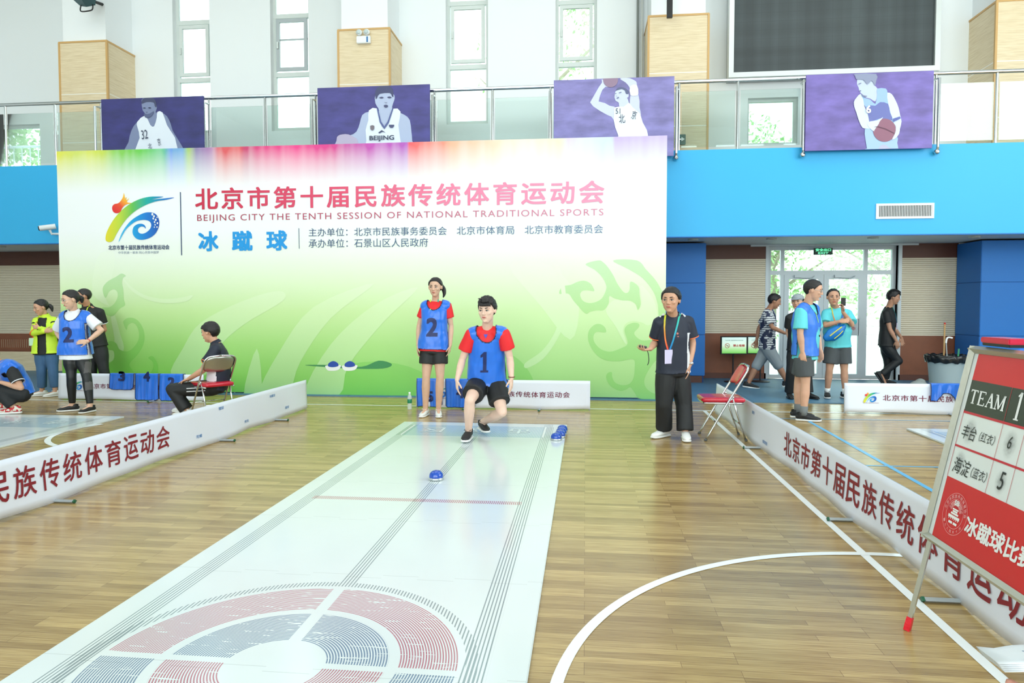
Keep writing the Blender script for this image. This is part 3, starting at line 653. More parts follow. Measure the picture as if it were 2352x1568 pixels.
c2, c3_, c7, c8 = crop(0, 0, 3), crop(700, 0, 2.613), crop(1260, 160, 7.127), crop(1880, 160, 7.129)
def face(f, pts_list, c): return [('face_features', f(p), c, 2) for p in pts_list]  # printed eyes, nose, mouth and beard as flat dark shapes
poster(232, 467, 224, W(350, 224, PY).z+.0, 3.95, (52, 52, 112), 'dark purple player poster with white jersey number 32, leftmost', [
 ('skin', c2([(975,690),(1000,672),(1040,672),(1068,695),(1082,740),(1072,775),(1110,775),(1150,800),(1175,850),(1190,900),(1220,950),(1262,1020),(1300,1100),(870,1100),(885,980),(905,900),(940,845),(1005,800),(983,760)]), (122, 134, 168), 2),
 ('jersey', c2([(1000,795),(1035,860),(1062,870),(1080,810),(1085,770),(1120,775),(1150,860),(1195,930),(1212,975),(1208,1100),(935,1100),(962,950),(948,880),(945,840)]), (222, 230, 240), 2),
 ('hair', c2([(975,705),(985,680),(1020,668),(1055,674),(1076,705),(1078,740),(1066,730),(1058,706),(1010,702),(980,715)]), (62, 68, 100), 2)]
 + face(c2, [[(984,743),(998,739),(1004,745),(992,748)],[(1020,741),(1034,738),(1042,744),(1028,748)],[(1004,768),(1012,772),(1018,768),(1012,776)]], (52, 58, 92))
 + face(c2, [[(992,782),(1012,786),(1034,780),(1060,766),(1044,800),(1016,812),(998,806)]], (84, 94, 130)),
 [('32', 978/3, 900/3, 960/3, 48/3, .0, .12), ('北', 1022/3, 990/3, 1026/3, 30/3, 0, .1), ('京', 1090/3, 955/3, 1005/3, 26/3, 0, .2)])
poster(729, 987, 198, W(850, 198, PY).z, 3.95, (70, 66, 132), 'purple player poster with blue lettered white jersey above the title', [
 ('skin', c3_([(425,560),(424,620),(442,650),(440,675),(385,670),(345,690),(330,740),(310,790),(270,812),(220,812),(190,845),(190,980),(648,980),(645,845),(640,790),(630,720),(600,690),(560,672),(525,655),(530,620),(540,590),(530,560),(480,540)]), (176, 188, 216), 2),
 ('jersey', c3_([(385,662),(432,650),(452,735),(475,770),(500,740),(532,652),(575,670),(562,750),(575,845),(580,980),(360,980),(370,845),(365,780),(382,720)]), (226, 234, 246), 2),
 ('hair', c3_([(425,592),(424,545),(448,519),(500,514),(528,535),(532,582),(522,575),(510,558),(450,563),(434,588)]), (66, 70, 108), 2),
 ('basketball', c3_([(190,845),(200,815),(225,806),(262,806),(300,825),(320,850),(330,980),(190,980)]), (184, 174, 200), 2)]
 + face(c3_, [[(446,586),(462,580),(474,586),(460,591)],[(494,583),(510,578),(522,585),(508,589)],[(474,632),(488,628),(500,634),(494,644),(480,644)],[(476,612),(486,616),(496,612),(486,619)]], (70, 74, 112))
 + [('jersey_trim', c3_([(432,652),(440,652),(458,728),(477,758),(497,728),(524,652),(532,652),(504,738),(477,775),(450,735)]), (84, 96, 150), 1),
    ('jersey_trim', c3_([(440,796),(462,780),(486,796),(466,790),(448,800)]), (60, 66, 100), 1),
    ('team_crest', c3_([(392,755),(405,750),(418,755),(416,775),(405,783),(394,775)]), (120, 112, 120), 1), ('team_crest', c3_([(505,748),(536,748),(536,756),(528,766),(512,766),(505,756)]), (70, 76, 116), 1)],
 [('BEIJING', 700+388/2.613, 816/2.613, 850/2.613, 150/2.613, .02, 0.0)])
poster(1272, 1549, 180, W(1400, 180, PY).z, 3.95, (128, 122, 178), 'pale purple player poster with raised arms shooting, jersey 51', [
 ('skin', c7([(870,160),(875,210),(820,290),(740,430),(680,535),(730,600),(850,680),(960,740),(1030,770),(1070,830),(1100,700),(1080,605),(1000,590),(920,545),(820,520),(840,430),(880,330),(930,280),(1000,285),(1050,265),(960,250),(910,230),(890,160)]), (206, 212, 236), 1),
 ('skin', c7([(1180,140),(1230,130),(1330,140),(1430,190),(1445,250),(1465,390),(1490,510),(1490,620),(1510,740),(1420,700),(1330,570),(1340,420),(1330,300),(1260,210),(1185,165)]), (202, 208, 232), 2),
 ('skin', c7([(1080,430),(1090,370),(1120,330),(1200,315),(1260,340),(1310,400),(1305,450),(1285,460),(1315,545),(1240,620),(1160,610),(1150,540),(1100,510),(1080,460)]), (202, 210, 232), 2),
 ('jersey', c7([(1075,620),(1150,605),(1230,605),(1315,540),(1380,620),(1500,720),(1540,860),(1610,990),(1625,1060),(1660,1500),(1140,1500),(1140,1070),(1090,940),(1068,830)]), (236, 244, 252), 1),
 ('hair', c7([(1100,345),(1130,295),(1200,285),(1270,310),(1312,360),(1300,400),(1262,390),(1250,345),(1200,318),(1130,335)]), (92, 98, 134), 2),
 ('basketball', c7(circ(1015, 165, 122)), (146, 122, 146), 1), ('arm_sleeve', c7([(1335,270),(1445,250),(1470,390),(1430,425),(1340,415)]), (240, 248, 255), 2)]
 + face(c7, [[(1085,392),(1105,384),(1112,390),(1098,398)],[(1150,375),(1185,362),(1195,370),(1165,384)],[(1112,465),(1140,445),(1156,452),(1130,474)],[(1098,425),(1118,430),(1122,420),(1120,436)]], (112, 120, 156)),
 [('51', 1260+1098/7.127, 160+640/7.127, 160+722/7.127, 75/7.127, .0, 0.0), ('北', 1260+1158/7.127, 160+740/7.127, 160+880/7.127, 100/7.127, 0, 0.1), ('京', 1260+1345/7.127, 160+665/7.127, 160+800/7.127, 78/7.127, 0, -.25)])
poster(1852, 2145, 168, W(2000, 167, PY).z, 3.98, (112, 98, 168), 'purple player poster in light blue uniform holding a basketball, rightmost', [
 ('skin', c8([(632,190),(640,160),(720,160),(860,180),(905,220),(920,260),(965,310),(960,420),(930,520),(850,475),(760,450),(705,400),(668,345),(655,290),(630,240)]), (188, 200, 228), 2),
 ('skin', c8([(1130,375),(1200,400),(1260,500),(1310,620),(1340,760),(1360,850),(1330,980),(1300,1060),(1220,1140),(1200,1000),(1220,820),(1170,700),(1140,560),(1110,450)]), (206, 222, 240), 2),
 ('jersey', c8([(690,400),(760,460),(850,490),(930,560),(960,400),(960,310),(1100,308),(1130,375),(1125,450),(1160,640),(1200,760),(1230,850),(1200,980),(780,1000),(800,700),(745,570),(720,480)]), (150, 182, 226), 2),
 ('jersey_panel', c8([(800,600),(930,590),(1010,530),(1140,560),(1170,700),(1210,830),(1000,800),(820,850)]), (104, 112, 176), 2),
 ('shorts', c8([(760,970),(900,980),(1000,1100),(1150,1160),(1290,1100),(1290,1200),(1262,1420),(770,1420),(790,1290),(770,1150)]), (160, 190, 230), 2),
 ('skin', c8([(985,1420),(985,1290),(1030,1235),(1080,1230),(1150,1270),(1200,1420)]), (178, 180, 208), 2),
 ('skin', c8([(690,395),(620,460),(580,530),(590,620),(620,700),(660,830),(720,950),(800,960),(860,960),(830,850),(800,700),(750,600),(735,500)]), (206, 222, 240), 2),
 ('hair', c8([(600,70),(945,70),(945,180),(925,265),(900,210),(860,180),(800,240),(740,165),(640,160),(615,150),(600,100)]), (134, 142, 170), 2),
 ('basketball', c8(circ(1082, 990, 190, 28)), (142, 94, 116), 1),
 ('hand', c8([(800,900),(850,845),(960,830),(1060,775),(1000,850),(990,880),(960,925),(910,1000),(920,1010),(870,985)]), (208, 222, 240), 2), ('hand', c8([(1270,900),(1330,930),(1320,1050),(1250,1130),(1205,1140),(1240,1070),(1265,1000)]), (206, 220, 238), 2),
 ('arm_band', c8([(1222,800),(1330,765),(1350,795),(1230,855)]), (90, 100, 170), 1),
 ('ball_seam', c8([(900,935),(980,925),(1100,960),(1245,1035),(1245,1048),(1100,975),(980,940)]), (100, 62, 84), 1)]
 + face(c8, [[(650,235),(690,215),(705,222),(670,240)],[(665,345),(690,335),(700,345),(685,358)],[(700,385),(740,420),(800,430),(760,450),(712,425)]], (112, 118, 152)) ,
 [])
tt = [o for o in COL.objects if o.name.startswith('player_poster')][-1]
bm = NB(); text(bm, '6', W(1880+780/7.129, 160+710/7.129, PY-.03), (1, 0, -.05), (0, 0, 1), .075, .125, .03); obj('jersey_number', bm, wp, tt)
# ================================================================== BANNER BARRIERS
ban_m = mat('white banner fabric', (228, 235, 248), .55, bump=.12, bscale=9); dred = mat('dark red banner print', (134, 26, 40), .55); dred2 = mat('plum banner print', (118, 30, 62), .55); bl_t = mat('blue caption print', (70, 130, 190), .55)
capg = mat('green plastic cap', (24, 92, 62), .5)
BH = .41
def barrier(label, p0, p1, face_n, feet):
    """cloth between two ground points; face_n = unit normal of printed side"""
    p0, p1 = Vector((*p0, 0)), Vector((*p1, 0)); L = (p1-p0).length; d = (p1-p0)/L; n = Vector(face_n)
    t = thing('banner_barrier', label, 'barrier', tuple((p0+p1)/2), 'white banner barriers round the lanes')
    bm = NB(); nu = max(8, int(L/.06)); rows = []; zs = [0, .06, .12, .2, .28, .36, BH]
    for i in range(nu+1):
        s = i/nu*L; col = []
        ph = min(abs(s-f) for f in feet) if feet else 0
        lift = .018*min(1, ph/.6)
        for z in zs:
            k = 1-z/BH
            w = .008*(1+math.sin(s*7.3+z*5))*k+.007*(1+math.sin(s*3.1+1))*k*k
            col.append(bm.verts.new(p0+d*s+n*(w+.012)+Vector((0, 0, lift*k+z*(1)+.004*k))))
        rows.append(col)
    for a, b_ in zip(rows, rows[1:]):
        for j in range(len(zs)-1): bm.faces.new((a[j], b_[j], b_[j+1], a[j+1]))
    bm.normal_update()
    bmesh.ops.solidify(bm, geom=bm.faces[:], thickness=.004)
    cloth = obj('banner_cloth', bm, ban_m, t, True)
    bm = NB(); tube(bm, [p0+Vector((0, 0, BH-.012)), p1+Vector((0, 0, BH-.012))], .011)
    for f in [0.01]+list(feet)+[L-.01]: tube(bm, [p0+d*f+Vector((0, 0, .0)), p0+d*f+Vector((0, 0, BH-.01))], .009)
    obj('barrier_frame', bm, grey_m, t)
    for f in feet:
        bm = NB(); c = p0+d*f
        a, b_ = c-n*.16, c+n*.19; s_ = d*.017
        loft(bm, [a+Vector((0, 0, .013)), b_+Vector((0, 0, .013))], [(.017, .013)]*2, d, 4, power=8)
        ft = obj('barrier_foot', bm, grey_m, t)
        for e in (a, b_): bm = NB(); loft(bm, [e-(b_-a).normalized()*.006+Vector((0, 0, .0145)), e+(b_-a).normalized()*.006+Vector((0, 0, .0145))], [(.019, .0145)]*2, d, 4, power=8); obj('end_cap', bm, capg, ft)
    def surf(s, z): 
        k = 1-z/BH; ph = min(abs(s-f) for f in feet); lift = .018*min(1, ph/.6)
        return p0+d*s+n*(.008*(1+math.sin(s*7.3+z*5))*k+.007*(1+math.sin(s*3.1+1))*k*k+.0168)+Vector((0, 0, lift*k+z+.004*k))
    return t, surf
def banner_text(t, surf, s, s0, w, z0, h, m, bold=.02, spacing=1.0, flip=False, nm='banner_lettering'):
    bm = NB(); text(bm, s, (0, 0, 0), (1, 0, 0), (0, 1, 0), w, h, bold, spacing, bend=lambda a, b: surf(s0-a if flip else s0+a, z0+b))
    bmesh.ops.triangulate(bm, faces=bm.faces[:])
    es = [e for e in bm.edges if e.calc_length() > .06]
    if es: bmesh.ops.subdivide_edges(bm, edges=es, cuts=1)
    for f in bm.faces:
        f.normal_update()
    return obj(nm, bm, m, t)
# left barrier: faces +X, p0 near camera
tL, sL = barrier('long white banner barrier with dark red characters, left of the lane', (-3.92, 2.6), (-3.89, 9.15), (1, 0, 0), [1.98, 4.26, 5.56])
pitch = (5.994-4.235)/7.86
for i, ch in enumerate(TITLE):   # 会 ends at Y 5.994
    s0 = 5.994-2.6-(15-i)*pitch+.034
    if s0 > -.1: 
        if s0 < .05: continue
        banner_text(tL, sL, ch, s0, pitch-.036, .105, .225, dred, .014)
for w, y, z in (('陀螺', 6.43, .10), ('毽球', 6.86, .33), ('夹包', 7.40, .085), ('冰蹴球', 8.03, .305), ('蹴球', 8.45, .095)): banner_text(tL, sL, w, y-2.6, .05*len(w), z, .035, bl_t, .01, nm='caption_lettering')
# right barrier: faces -X, reads far to near
tR, sR = barrier('long white banner barrier with dark red characters, right of the lane', (1.755, 9.32), (1.85, 2.4), (-1, 0, 0), [2.25, 4.58, 5.84])
pR = (6.319-4.14)/9.0
for i, ch in enumerate(TITLE): 
    s0 = 9.32-6.319+i*pR
    if s0 < 6.7: banner_text(tR, sR, ch, s0, pR-.038, .10, .225, dred, .014)
for w, y, z in (('毽球', 7.44, .30), ('板鞋竞速', 7.00, .075)): banner_text(tR, sR, w, 9.32-y, .045*len(w), z, .035, bl_t, .01, nm='caption_lettering')
def back_barrier(label, x0, x1, y, tx0, tx1, lx, feet):
    t, s_ = barrier(label, (x0, y), (x1, y), (0, -1, 0), feet)
    if lx is not None:
        sc = .215/615
        logo(t, lambda px, py: s_(lx-x0+(px-50)*sc, .29-(py-170)*sc)+Vector((0, -.004, 0)))
    w = (tx1-tx0)/15
    for i, ch in enumerate(TITLE):
        a = tx0+i*w-x0
        if a+w < (x1-x0): banner_text(t, s_, ch, a, w*.88, .165, .083, dred2, .012)
    if lx is not None: banner_text(t, s_, TITLE, lx-x0, .2, .125, .012, dred2, .0, nm='caption_lettering')
    return s_
sM = back_barrier('white banner barrier behind the kicker, hung with numbered bibs', -2.38, .068, 9.45, -1.841, -.198, -2.12, [.7, 1.75])
sB = back_barrier('white banner barrier at the far left, hung with blue bibs', -8.055, -5.70, 9.67, -7.569, -6.02, -7.83, [1.58])
sF = back_barrier('white banner barrier at the far right with one blue bib', 3.46, 5.95, 9.57, 3.952, 5.64, 3.70, [1.33])
# bibs hung over the barriers -----------------------------------------
sat = mat('glossy blue bib satin', (30, 112, 222), .28, sheen=.2, bump=.1, bscale=14, var=.12); pip = mat('navy piping', (14, 26, 70), .5); numm = mat('navy bib number', (16, 34, 92), .5)
def hung_bib(xa, xb, Y, bot, label, num=None, nz=.2, nflip=False, seed=0):
    """bot = list of (fraction, z) for the lower edge"""
    t = thing('hanging_bib', label, 'sports bib', ((xa+xb)/2, Y, BH), 'blue bibs hung over the barriers')
    def zb(f):
        for (f0, z0), (f1, z1) in zip(bot, bot[1:]):
            if f0 <= f <= f1: return z0+(z1-z0)*(f-f0)/max(1e-6, f1-f0)
        return bot[-1][1]
    def sfc(f, k, off=0):   # f across, k down 0..1
        x = xa+(xb-xa)*f; z = BH+.008+(zb(f)-BH-.008)*k
        return Vector((x+.006*math.sin(k*4+seed)*k, Y-.034-k*.012-.011*k**.5*math.sin(f*17+seed*2+k*1.5)-.006*math.sin(f*41+seed)*k-off, z))
    bm = NB(); nu, nv = 34, 14; g = [[bm.verts.new(sfc(i/nu, j/nv)) for j in range(nv+1)] for i in range(nu+1)]
    for i in range(nu):
        for j in range(nv): bm.faces.new((g[i][j], g[i][j+1], g[i+1][j+1], g[i+1][j]))
    bk_ = [[bm.verts.new((xa+(xb-xa)*i/nu, Y+.03+.02*j/4, BH+.008-.10*j/4)) for j in range(5)] for i in range(nu+1)]
    for i in range(nu):
        bm.faces.new((g[i][0], g[i+1][0], bk_[i+1][0], bk_[i][0]))
        for j in range(4): bm.faces.new((bk_[i][j], bk_[i+1][j], bk_[i+1][j+1], bk_[i][j+1]))
    bmesh.ops.recalc_face_normals(bm, faces=bm.faces[:]); obj('bib_cloth', bm, sat, t, True)
    edge = [sfc(0, j/10, .002) for j in range(11)]+[sfc(i/30, 1, .002) for i in range(1, 31)]+[sfc(1, j/10, .002) for j in range(9, -1, -1)]
    bm = NB(); tube(bm, edge, .0045, 6); obj('piping', bm, pip, t)
    if num:
        bm = NB(); wd = .11; cx = .5*(xb-xa)
        text(bm, num, (0, 0, 0), (1, 0, 0), (0, 1, 0), wd, .15, .05, bend=lambda a, b: (lambda f, z: (lambda q: Vector((q.x, q.y-.006, z)))(sfc(f, min(1, max(0, (BH-z)/(BH-zb(f)))))))( (cx+(wd/2-a if nflip else a-wd/2))/(xb-xa), (nz+.15-b if nflip else nz+b)))
        obj('bib_number', bm, numm, t)
    return t
X9 = lambda p, Y: W(p, 900, Y).x
hung_bib(X9(253, 9.63), X9(308, 9.63), 9.67, [(0, .20), (.06, .175), (.9, .17), (1, .21)], 'short blue bib with black number 3 nearest the logo, left barrier', '3', .30, False, 1)
hung_bib(X9(311, 9.63), X9(364, 9.63), 9.67, [(0, .04), (.06, .02), (.9, .02), (1, .04)], 'long blue bib in the middle of three on the left barrier', '4', .30, False, 2)
hung_bib(X9(367, 9.63), X9(421, 9.63), 9.67, [(0, .05), (.06, .015), (.9, .02), (1, .05)], 'blue bib nearest the seated person on the left barrier', '2', .22, False, 3)
hung_bib(X9(957, 9.4), X9(1015, 9.4), 9.45, [(0, .02), (.2, .03), (.8, .02), (1, .06)], 'blue bib with number 5 behind the standing woman in red', '5', .09, False, 4)
hung_bib(X9(1023, 9.4), X9(1090, 9.4), 9.45, [(0, .04), (.06, .02), (.9, .02), (1, .04)], 'blue bib with number 4 between the woman and the kicker', '4', .15, False, 5)
hung_bib(X9(1093, 9.4), X9(1166, 9.4), 9.45, [(0, .10), (.12, .10), (.3, .2), (.5, .24), (.75, .2), (.86, .1), (1, .1)], 'blue bib with scooped hem directly behind the kicker', None, 0, False, 6)
hung_bib(X9(2138, 9.53), X9(2208, 9.53), 9.57, [(0, .19), (.22, .185), (.3, .24), (.45, .29), (.62, .29), (.78, .24), (.86, .18), (1, .20)], 'blue bib with scooped neck on the far right barrier', None, 0, False, 7)
# ================================================================== PLAYING LANES
def lane(label, xl, y_far, y_near, letters=True):
    W_ = 2.0; LT = .02; c0x, c0y = xl+W_/2, y_near
    t = thing('playing_lane', label, 'playing lane', (c0x, (y_far+y_near)/2, 0), 'white synthetic playing lanes')
    m, nt, b = base('white lane sheet'); x, y, z, vec = coords(nt)
    X = x + (t.location.x-xl); Y = y + t.location.y       # metres across the lane / world depth
    cx, cy = .985, y_far-8.17+2.545
    dx = X-cx; dy = Y-cy; r = (dx*dx+dy*dy).sqrt()
    # band lines
    def bands(c, w): return (X-c).abs().lt(w) * ((X-c)*58).fract().lt(.36)
    fine = ((X*58).fract()).lt(.38)
    side = (bands(.185, .052)).max(bands(1.79, .052))
    centre = bands(1.0, .045) * Y.gt(cy+.775)
    grey = (side.max(centre)) * Y.lt(y_far-.02)
    grey = grey.max(r.between(.765, .815) * fine * X.between(.12, 1.86))
    gapV = dx.abs().gt(.028); gapH = (dy-.015).abs().gt(.02)
    strip_ = (r*88).fract().lt(.52)
    streak = tex_noise(nt, vec, 14, 2, .5, 6, 1).lt(.66)
    outer = r.between(.50, .735)*strip_*gapH*streak; inner = r.between(.205, .455)*strip_*gapH*streak
    up = dy.gt(.015); dn = N(nt, up.s).op('MULTIPLY_ADD', -1.0, 1.0)
    outer = outer*(gapV.max(dn)); inner = inner*(gapV.max(dn))
    red_ = outer*up + inner*dn; blue_ = outer*dn + inner*up
    yb = y_far-8.17+4.86
    red_ = red_.max((Y-yb).abs().lt(.038)*X.between(.2, 1.76)*((X*70).fract().lt(.5)))
    zone = X.between(.135, 1.86)*Y.between(y_far-.86, y_far-.20)
    zb = zone * X.between(.20, 1.745) * ((X*58).fract().lt(.62))
    zg = zone * (X.lt(.175).max(X.gt(1.77))) * fine
    seam = None
    for k in range(7):
        s = ((Y-(y_far-.95-k*.9375)) + ((X*2.6).fract().gt(.5)*.035)).abs().lt(.0025); seam = s if seam is None else seam.max(s)
    seam = seam.max((X*1.0-1.0).abs().lt(.0))
    wear = tex_noise(nt, vec, 1.5, 3)
    c = mixc(nt, wear, (212, 222, 222), (222, 231, 232))
    c = mixc(nt, seam*.5, c, (176, 186, 186)); c = mixc(nt, grey.max(zg)*.72, c, (70, 98, 106))
    c = mixc(nt, red_*.8, c, (168, 58, 86)); c = mixc(nt, blue_*.8, c, (50, 96, 136)); c = mixc(nt, zb*.75, c, (118, 164, 190))
    nt.links.new(c, b.inputs['Base Color']); b.inputs['Roughness'].default_value = .16; b.inputs['Specular IOR Level'].default_value = .5
    nn = tex_noise(nt, vec, 5, 2); bp = nt.nodes.new('ShaderNodeBump'); bp.inputs['Strength'].default_value = .04; bp.inputs['Distance'].default_value = .004; nt.links.new(nn.s, bp.inputs['Height']); nt.links.new(bp.outputs[0], b.inputs['Normal'])
    bm = NB(); box(bm, (xl, y_near, .0), (xl+W_, y_far, LT), bev=.004); obj('lane_sheet', bm, m, t)
    if letters:
        bm = NB()
        for ch, cx_ in (('击', 1.47), ('球', .97), ('区', .47)):
            bm = NB(); text(bm, ch, (xl+cx_+.13, y_far-.37, LT+.0016), (-1, 0, 0), (0, -1, 0), .26, .28, .012)
            obj('lane_lettering', bm, mat('pale lane lettering', (214, 228, 232), .3), t)
        bm = NB()
        for xx in (.187, 1.757): flat(bm, [Vector((xl+xx-.006, y_far-.84, LT+.0016)), Vector((xl+xx+.006, y_far-.84, LT+.0016)), Vector((xl+xx+.006, y_far-.22, LT+.0016)), Vector((xl+xx-.006, y_far-.22, LT+.0016))], toward=(0, 0, 1))
        obj('lane_edge_line', bm, wp, t)
    return t
lane('white synthetic lane with target rings, running down the middle of the court', -2.215, 8.17, 1.2)
lane('white synthetic lane behind the left banner barrier', -7.91, 8.17, 1.2)
lane('white synthetic lane behind the right banner barrier and scoreboard', 3.72, 8.35, 1.4)
# ================================================================== CURLING BALLS
dome_m = mat('glossy blue dome', (10, 72, 176), .12, coat=.6); chrome = mat('silver ring', (210, 218, 220), .22, .85); chrome2 = mat('chromed steel tube', (206, 210, 212), .16, 1)
LT = .02
def curling(loc, label):
    t = thing('curling_ball', label, 'curling ball', loc, 'blue and silver curling balls on the lane')
    bm = NB(); lathe(bm, loc, [(0, 0), (.057, 0), (.0615, .004), (.0625, .012), (.061, .019), (.056, .022), (0, .022)], 36); obj('silver_base', bm, chrome, t, True)
    bm = NB(); lathe(bm, loc, [(.0585, .0215), (.0590, .03), (.057, .042), (.051, .056), (.041, .067), (.028, .0745), (.012, .078), (0, .0785)], 36); obj('blue_dome', bm, dome_m, t, True)
    return t
def copy_tree(o, parent=None, loc=None):
    c = o.copy(); COL.objects.link(c); c.parent = parent
    if loc is not None: c.location = loc
    for ch in list(o.children): copy_tree(ch, c)
    return c
g0 = G(1002, 1101, LT)
cb = curling((g0.x, g0.y, LT), 'blue domed curling ball rolling near the lane centre line')
for (x, y), lb in zip(((-.305, 7.22), (-.27, 7.37), (-.262, 7.53), (-.255, 7.70)), ('nearest the camera in the row of four', 'second from the camera in the row of four', 'third from the camera in the row of four', 'farthest in the row of four at the lane corner')):
    c = copy_tree(cb, None, (x, y, LT)); c['label'] = 'blue domed curling ball, ' + lb
# ================================================================== WATER BOTTLE
a = G(941, 940); t = thing('water_bottle', 'clear plastic water bottle with green label on the floor beside the woman in red', 'bottle', (a.x, a.y, 0))
pl = mat('clear bottle plastic', (226, 236, 234), .1, alpha=.45)
bm = NB(); lathe(bm, (a.x, a.y, 0), [(0, 0), (.028, 0), (.031, .01), (.031, .06), (.029, .075), (.031, .09), (.031, .17), (.024, .195), (.013, .215), (.013, .225)]); obj('bottle_body', bm, pl, t, True)
bm = NB(); lathe(bm, (a.x, a.y, 0), [(.0315, .09), (.032, .091), (.032, .145), (.0315, .146)]); obj('bottle_label', bm, mat('green label', (20, 130, 90), .4), t, True)
bm = NB(); lathe(bm, (a.x, a.y, 0), [(.0145, .222), (.0145, .242), (0, .243)]); obj('bottle_cap', bm, wp, t, True)
# ================================================================== FOLDING CHAIRS
vin = mat('red vinyl padding', (196, 24, 50), .25, coat=.3); rub = mat('grey rubber foot', (90, 94, 92), .7); bpan = mat('worn metal back panel', (186, 188, 180), .28, .85, bump=.05, bscale=30)
def folding_chair(loc, rz, label):
    t = thing('folding_chair', label, 'chair', loc, 'red padded folding chairs'); M = Matrix.Rotation(rz, 4, 'Z')
    w = lambda x, y, z: Vector(loc)+(M @ Vector((x, y, z)))
    # local: faces -X
    for s in (-1, 1):
        bm = NB(); tube(bm, smooth_poly([w(-.23, s*.205, .0), w(-.05, s*.205, .33), w(.16, s*.205, .69), w(.20, s*.195, .765), w(.215, s*.14, .80), w(.217, 0, .81)], 3, False), .0115, 12); fl = obj('front_leg', bm, chrome2, t, True)
        bm = NB(); tube(bm, [w(-.232, s*.205, 0), w(-.22, s*.205, .022)], .015, 12); obj('foot_cap', bm, rub, fl, True)
        bm = NB(); tube(bm, [w(.20, s*.18, .0), w(.10, s*.18, .30), w(.055, s*.185, .455)], .0105, 12); bl = obj('rear_leg', bm, chrome2, t, True)
        bm = NB(); tube(bm, [w(.202, s*.18, 0), w(.195, s*.18, .022)], .014, 12); obj('foot_cap', bm, rub, bl, True)
        bm = NB(); tube(bm, [w(.055, s*.195, .465), w(-.02, s*.2, .40)], .008, 8); ell(bm, w(.055, s*.195, .47), (.014, .014, .014)); obj('seat_bracket', bm, chrome2, t, True)
    for sx, sy, sz in ((-.12, .205, .2), (.14, .18, .18)): bm = NB(); tube(bm, [w(sx, -sy, sz), w(sx, sy, sz)], .008, 8); obj('stretcher', bm, chrome2, t, True)
    bm = NB(); tube(bm, smooth_poly([w(.17, -.185, .405), w(-.2, -.19, .405), w(-.245, -.15, .405), w(-.25, 0, .405), w(-.245, .15, .405), w(-.2, .19, .405), w(.17, .185, .405)], 3, False), .01, 8); obj('seat_rail', bm, chrome2, t, True)
    bm = NB(); sd = M.to_3x3() @ Vector((0, 1, 0))
    loft(bm, [w(-.265, 0, .435), w(-.24, 0, .436), w(0, 0, .438), w(.17, 0, .436), w(.19, 0, .434)], [(.165, .018), (.195, .028), (.195, .03), (.185, .028), (.165, .016)], sd, 28, power=5); obj('seat_pad', bm, vin, t, True)
    # backrest pad: curved panel
    def back(off, th, z0, z1, wd, m, nm):
        bm = NB(); nu, nv = 16, 8; G2 = []
        for side in (0, 1):
            g = []
            for i in range(nu+1):
                col = []
                for j in range(nv+1):
                    u = i/nu*2-1; v = j/nv; yy = u*wd*(1-.35*abs(v*2-1)**4); z = z0+(z1-z0)*v
                    xx = .105+(z-.60)*.585+.045*(1-u*u)+off+(th if side else 0)*(1-.7*max(abs(u), abs(2*v-1))**8)
                    col.append(bm.verts.new(w(xx, yy, z)))
                g.append(col)
            G2.append(g)
        for s_, g in enumerate(G2):
            for i in range(nu):
                for j in range(nv): bm.faces.new((g[i][j], g[i+1][j], g[i+1][j+1], g[i][j+1]) if s_ else (g[i][j], g[i][j+1], g[i+1][j+1], g[i+1][j]))
        A, B = G2
        for i in range(nu):
            for j in (0, nv): bm.faces.new((A[i][j], A[i+1][j], B[i+1][j], B[i][j]))
        for j in range(nv):
            for i in (0, nu): bm.faces.new((A[i][j], A[i][j+1], B[i][j+1], B[i][j]))
        bmesh.ops.recalc_face_normals(bm, faces=bm.faces[:]); obj(nm, bm, m, t, True)
    back(-.012, -.028, .60, .795, .195, vin, 'backrest_pad'); back(-.008, .006, .605, .80, .197, bpan, 'backrest_panel')
    return t
folding_chair((1.51, 7.64, 0), 0, 'empty red padded folding chair beside the right barrier')
folding_chair((-4.80, 8.37, 0), -.60, 'folding chair with silver back, occupied by the seated person')
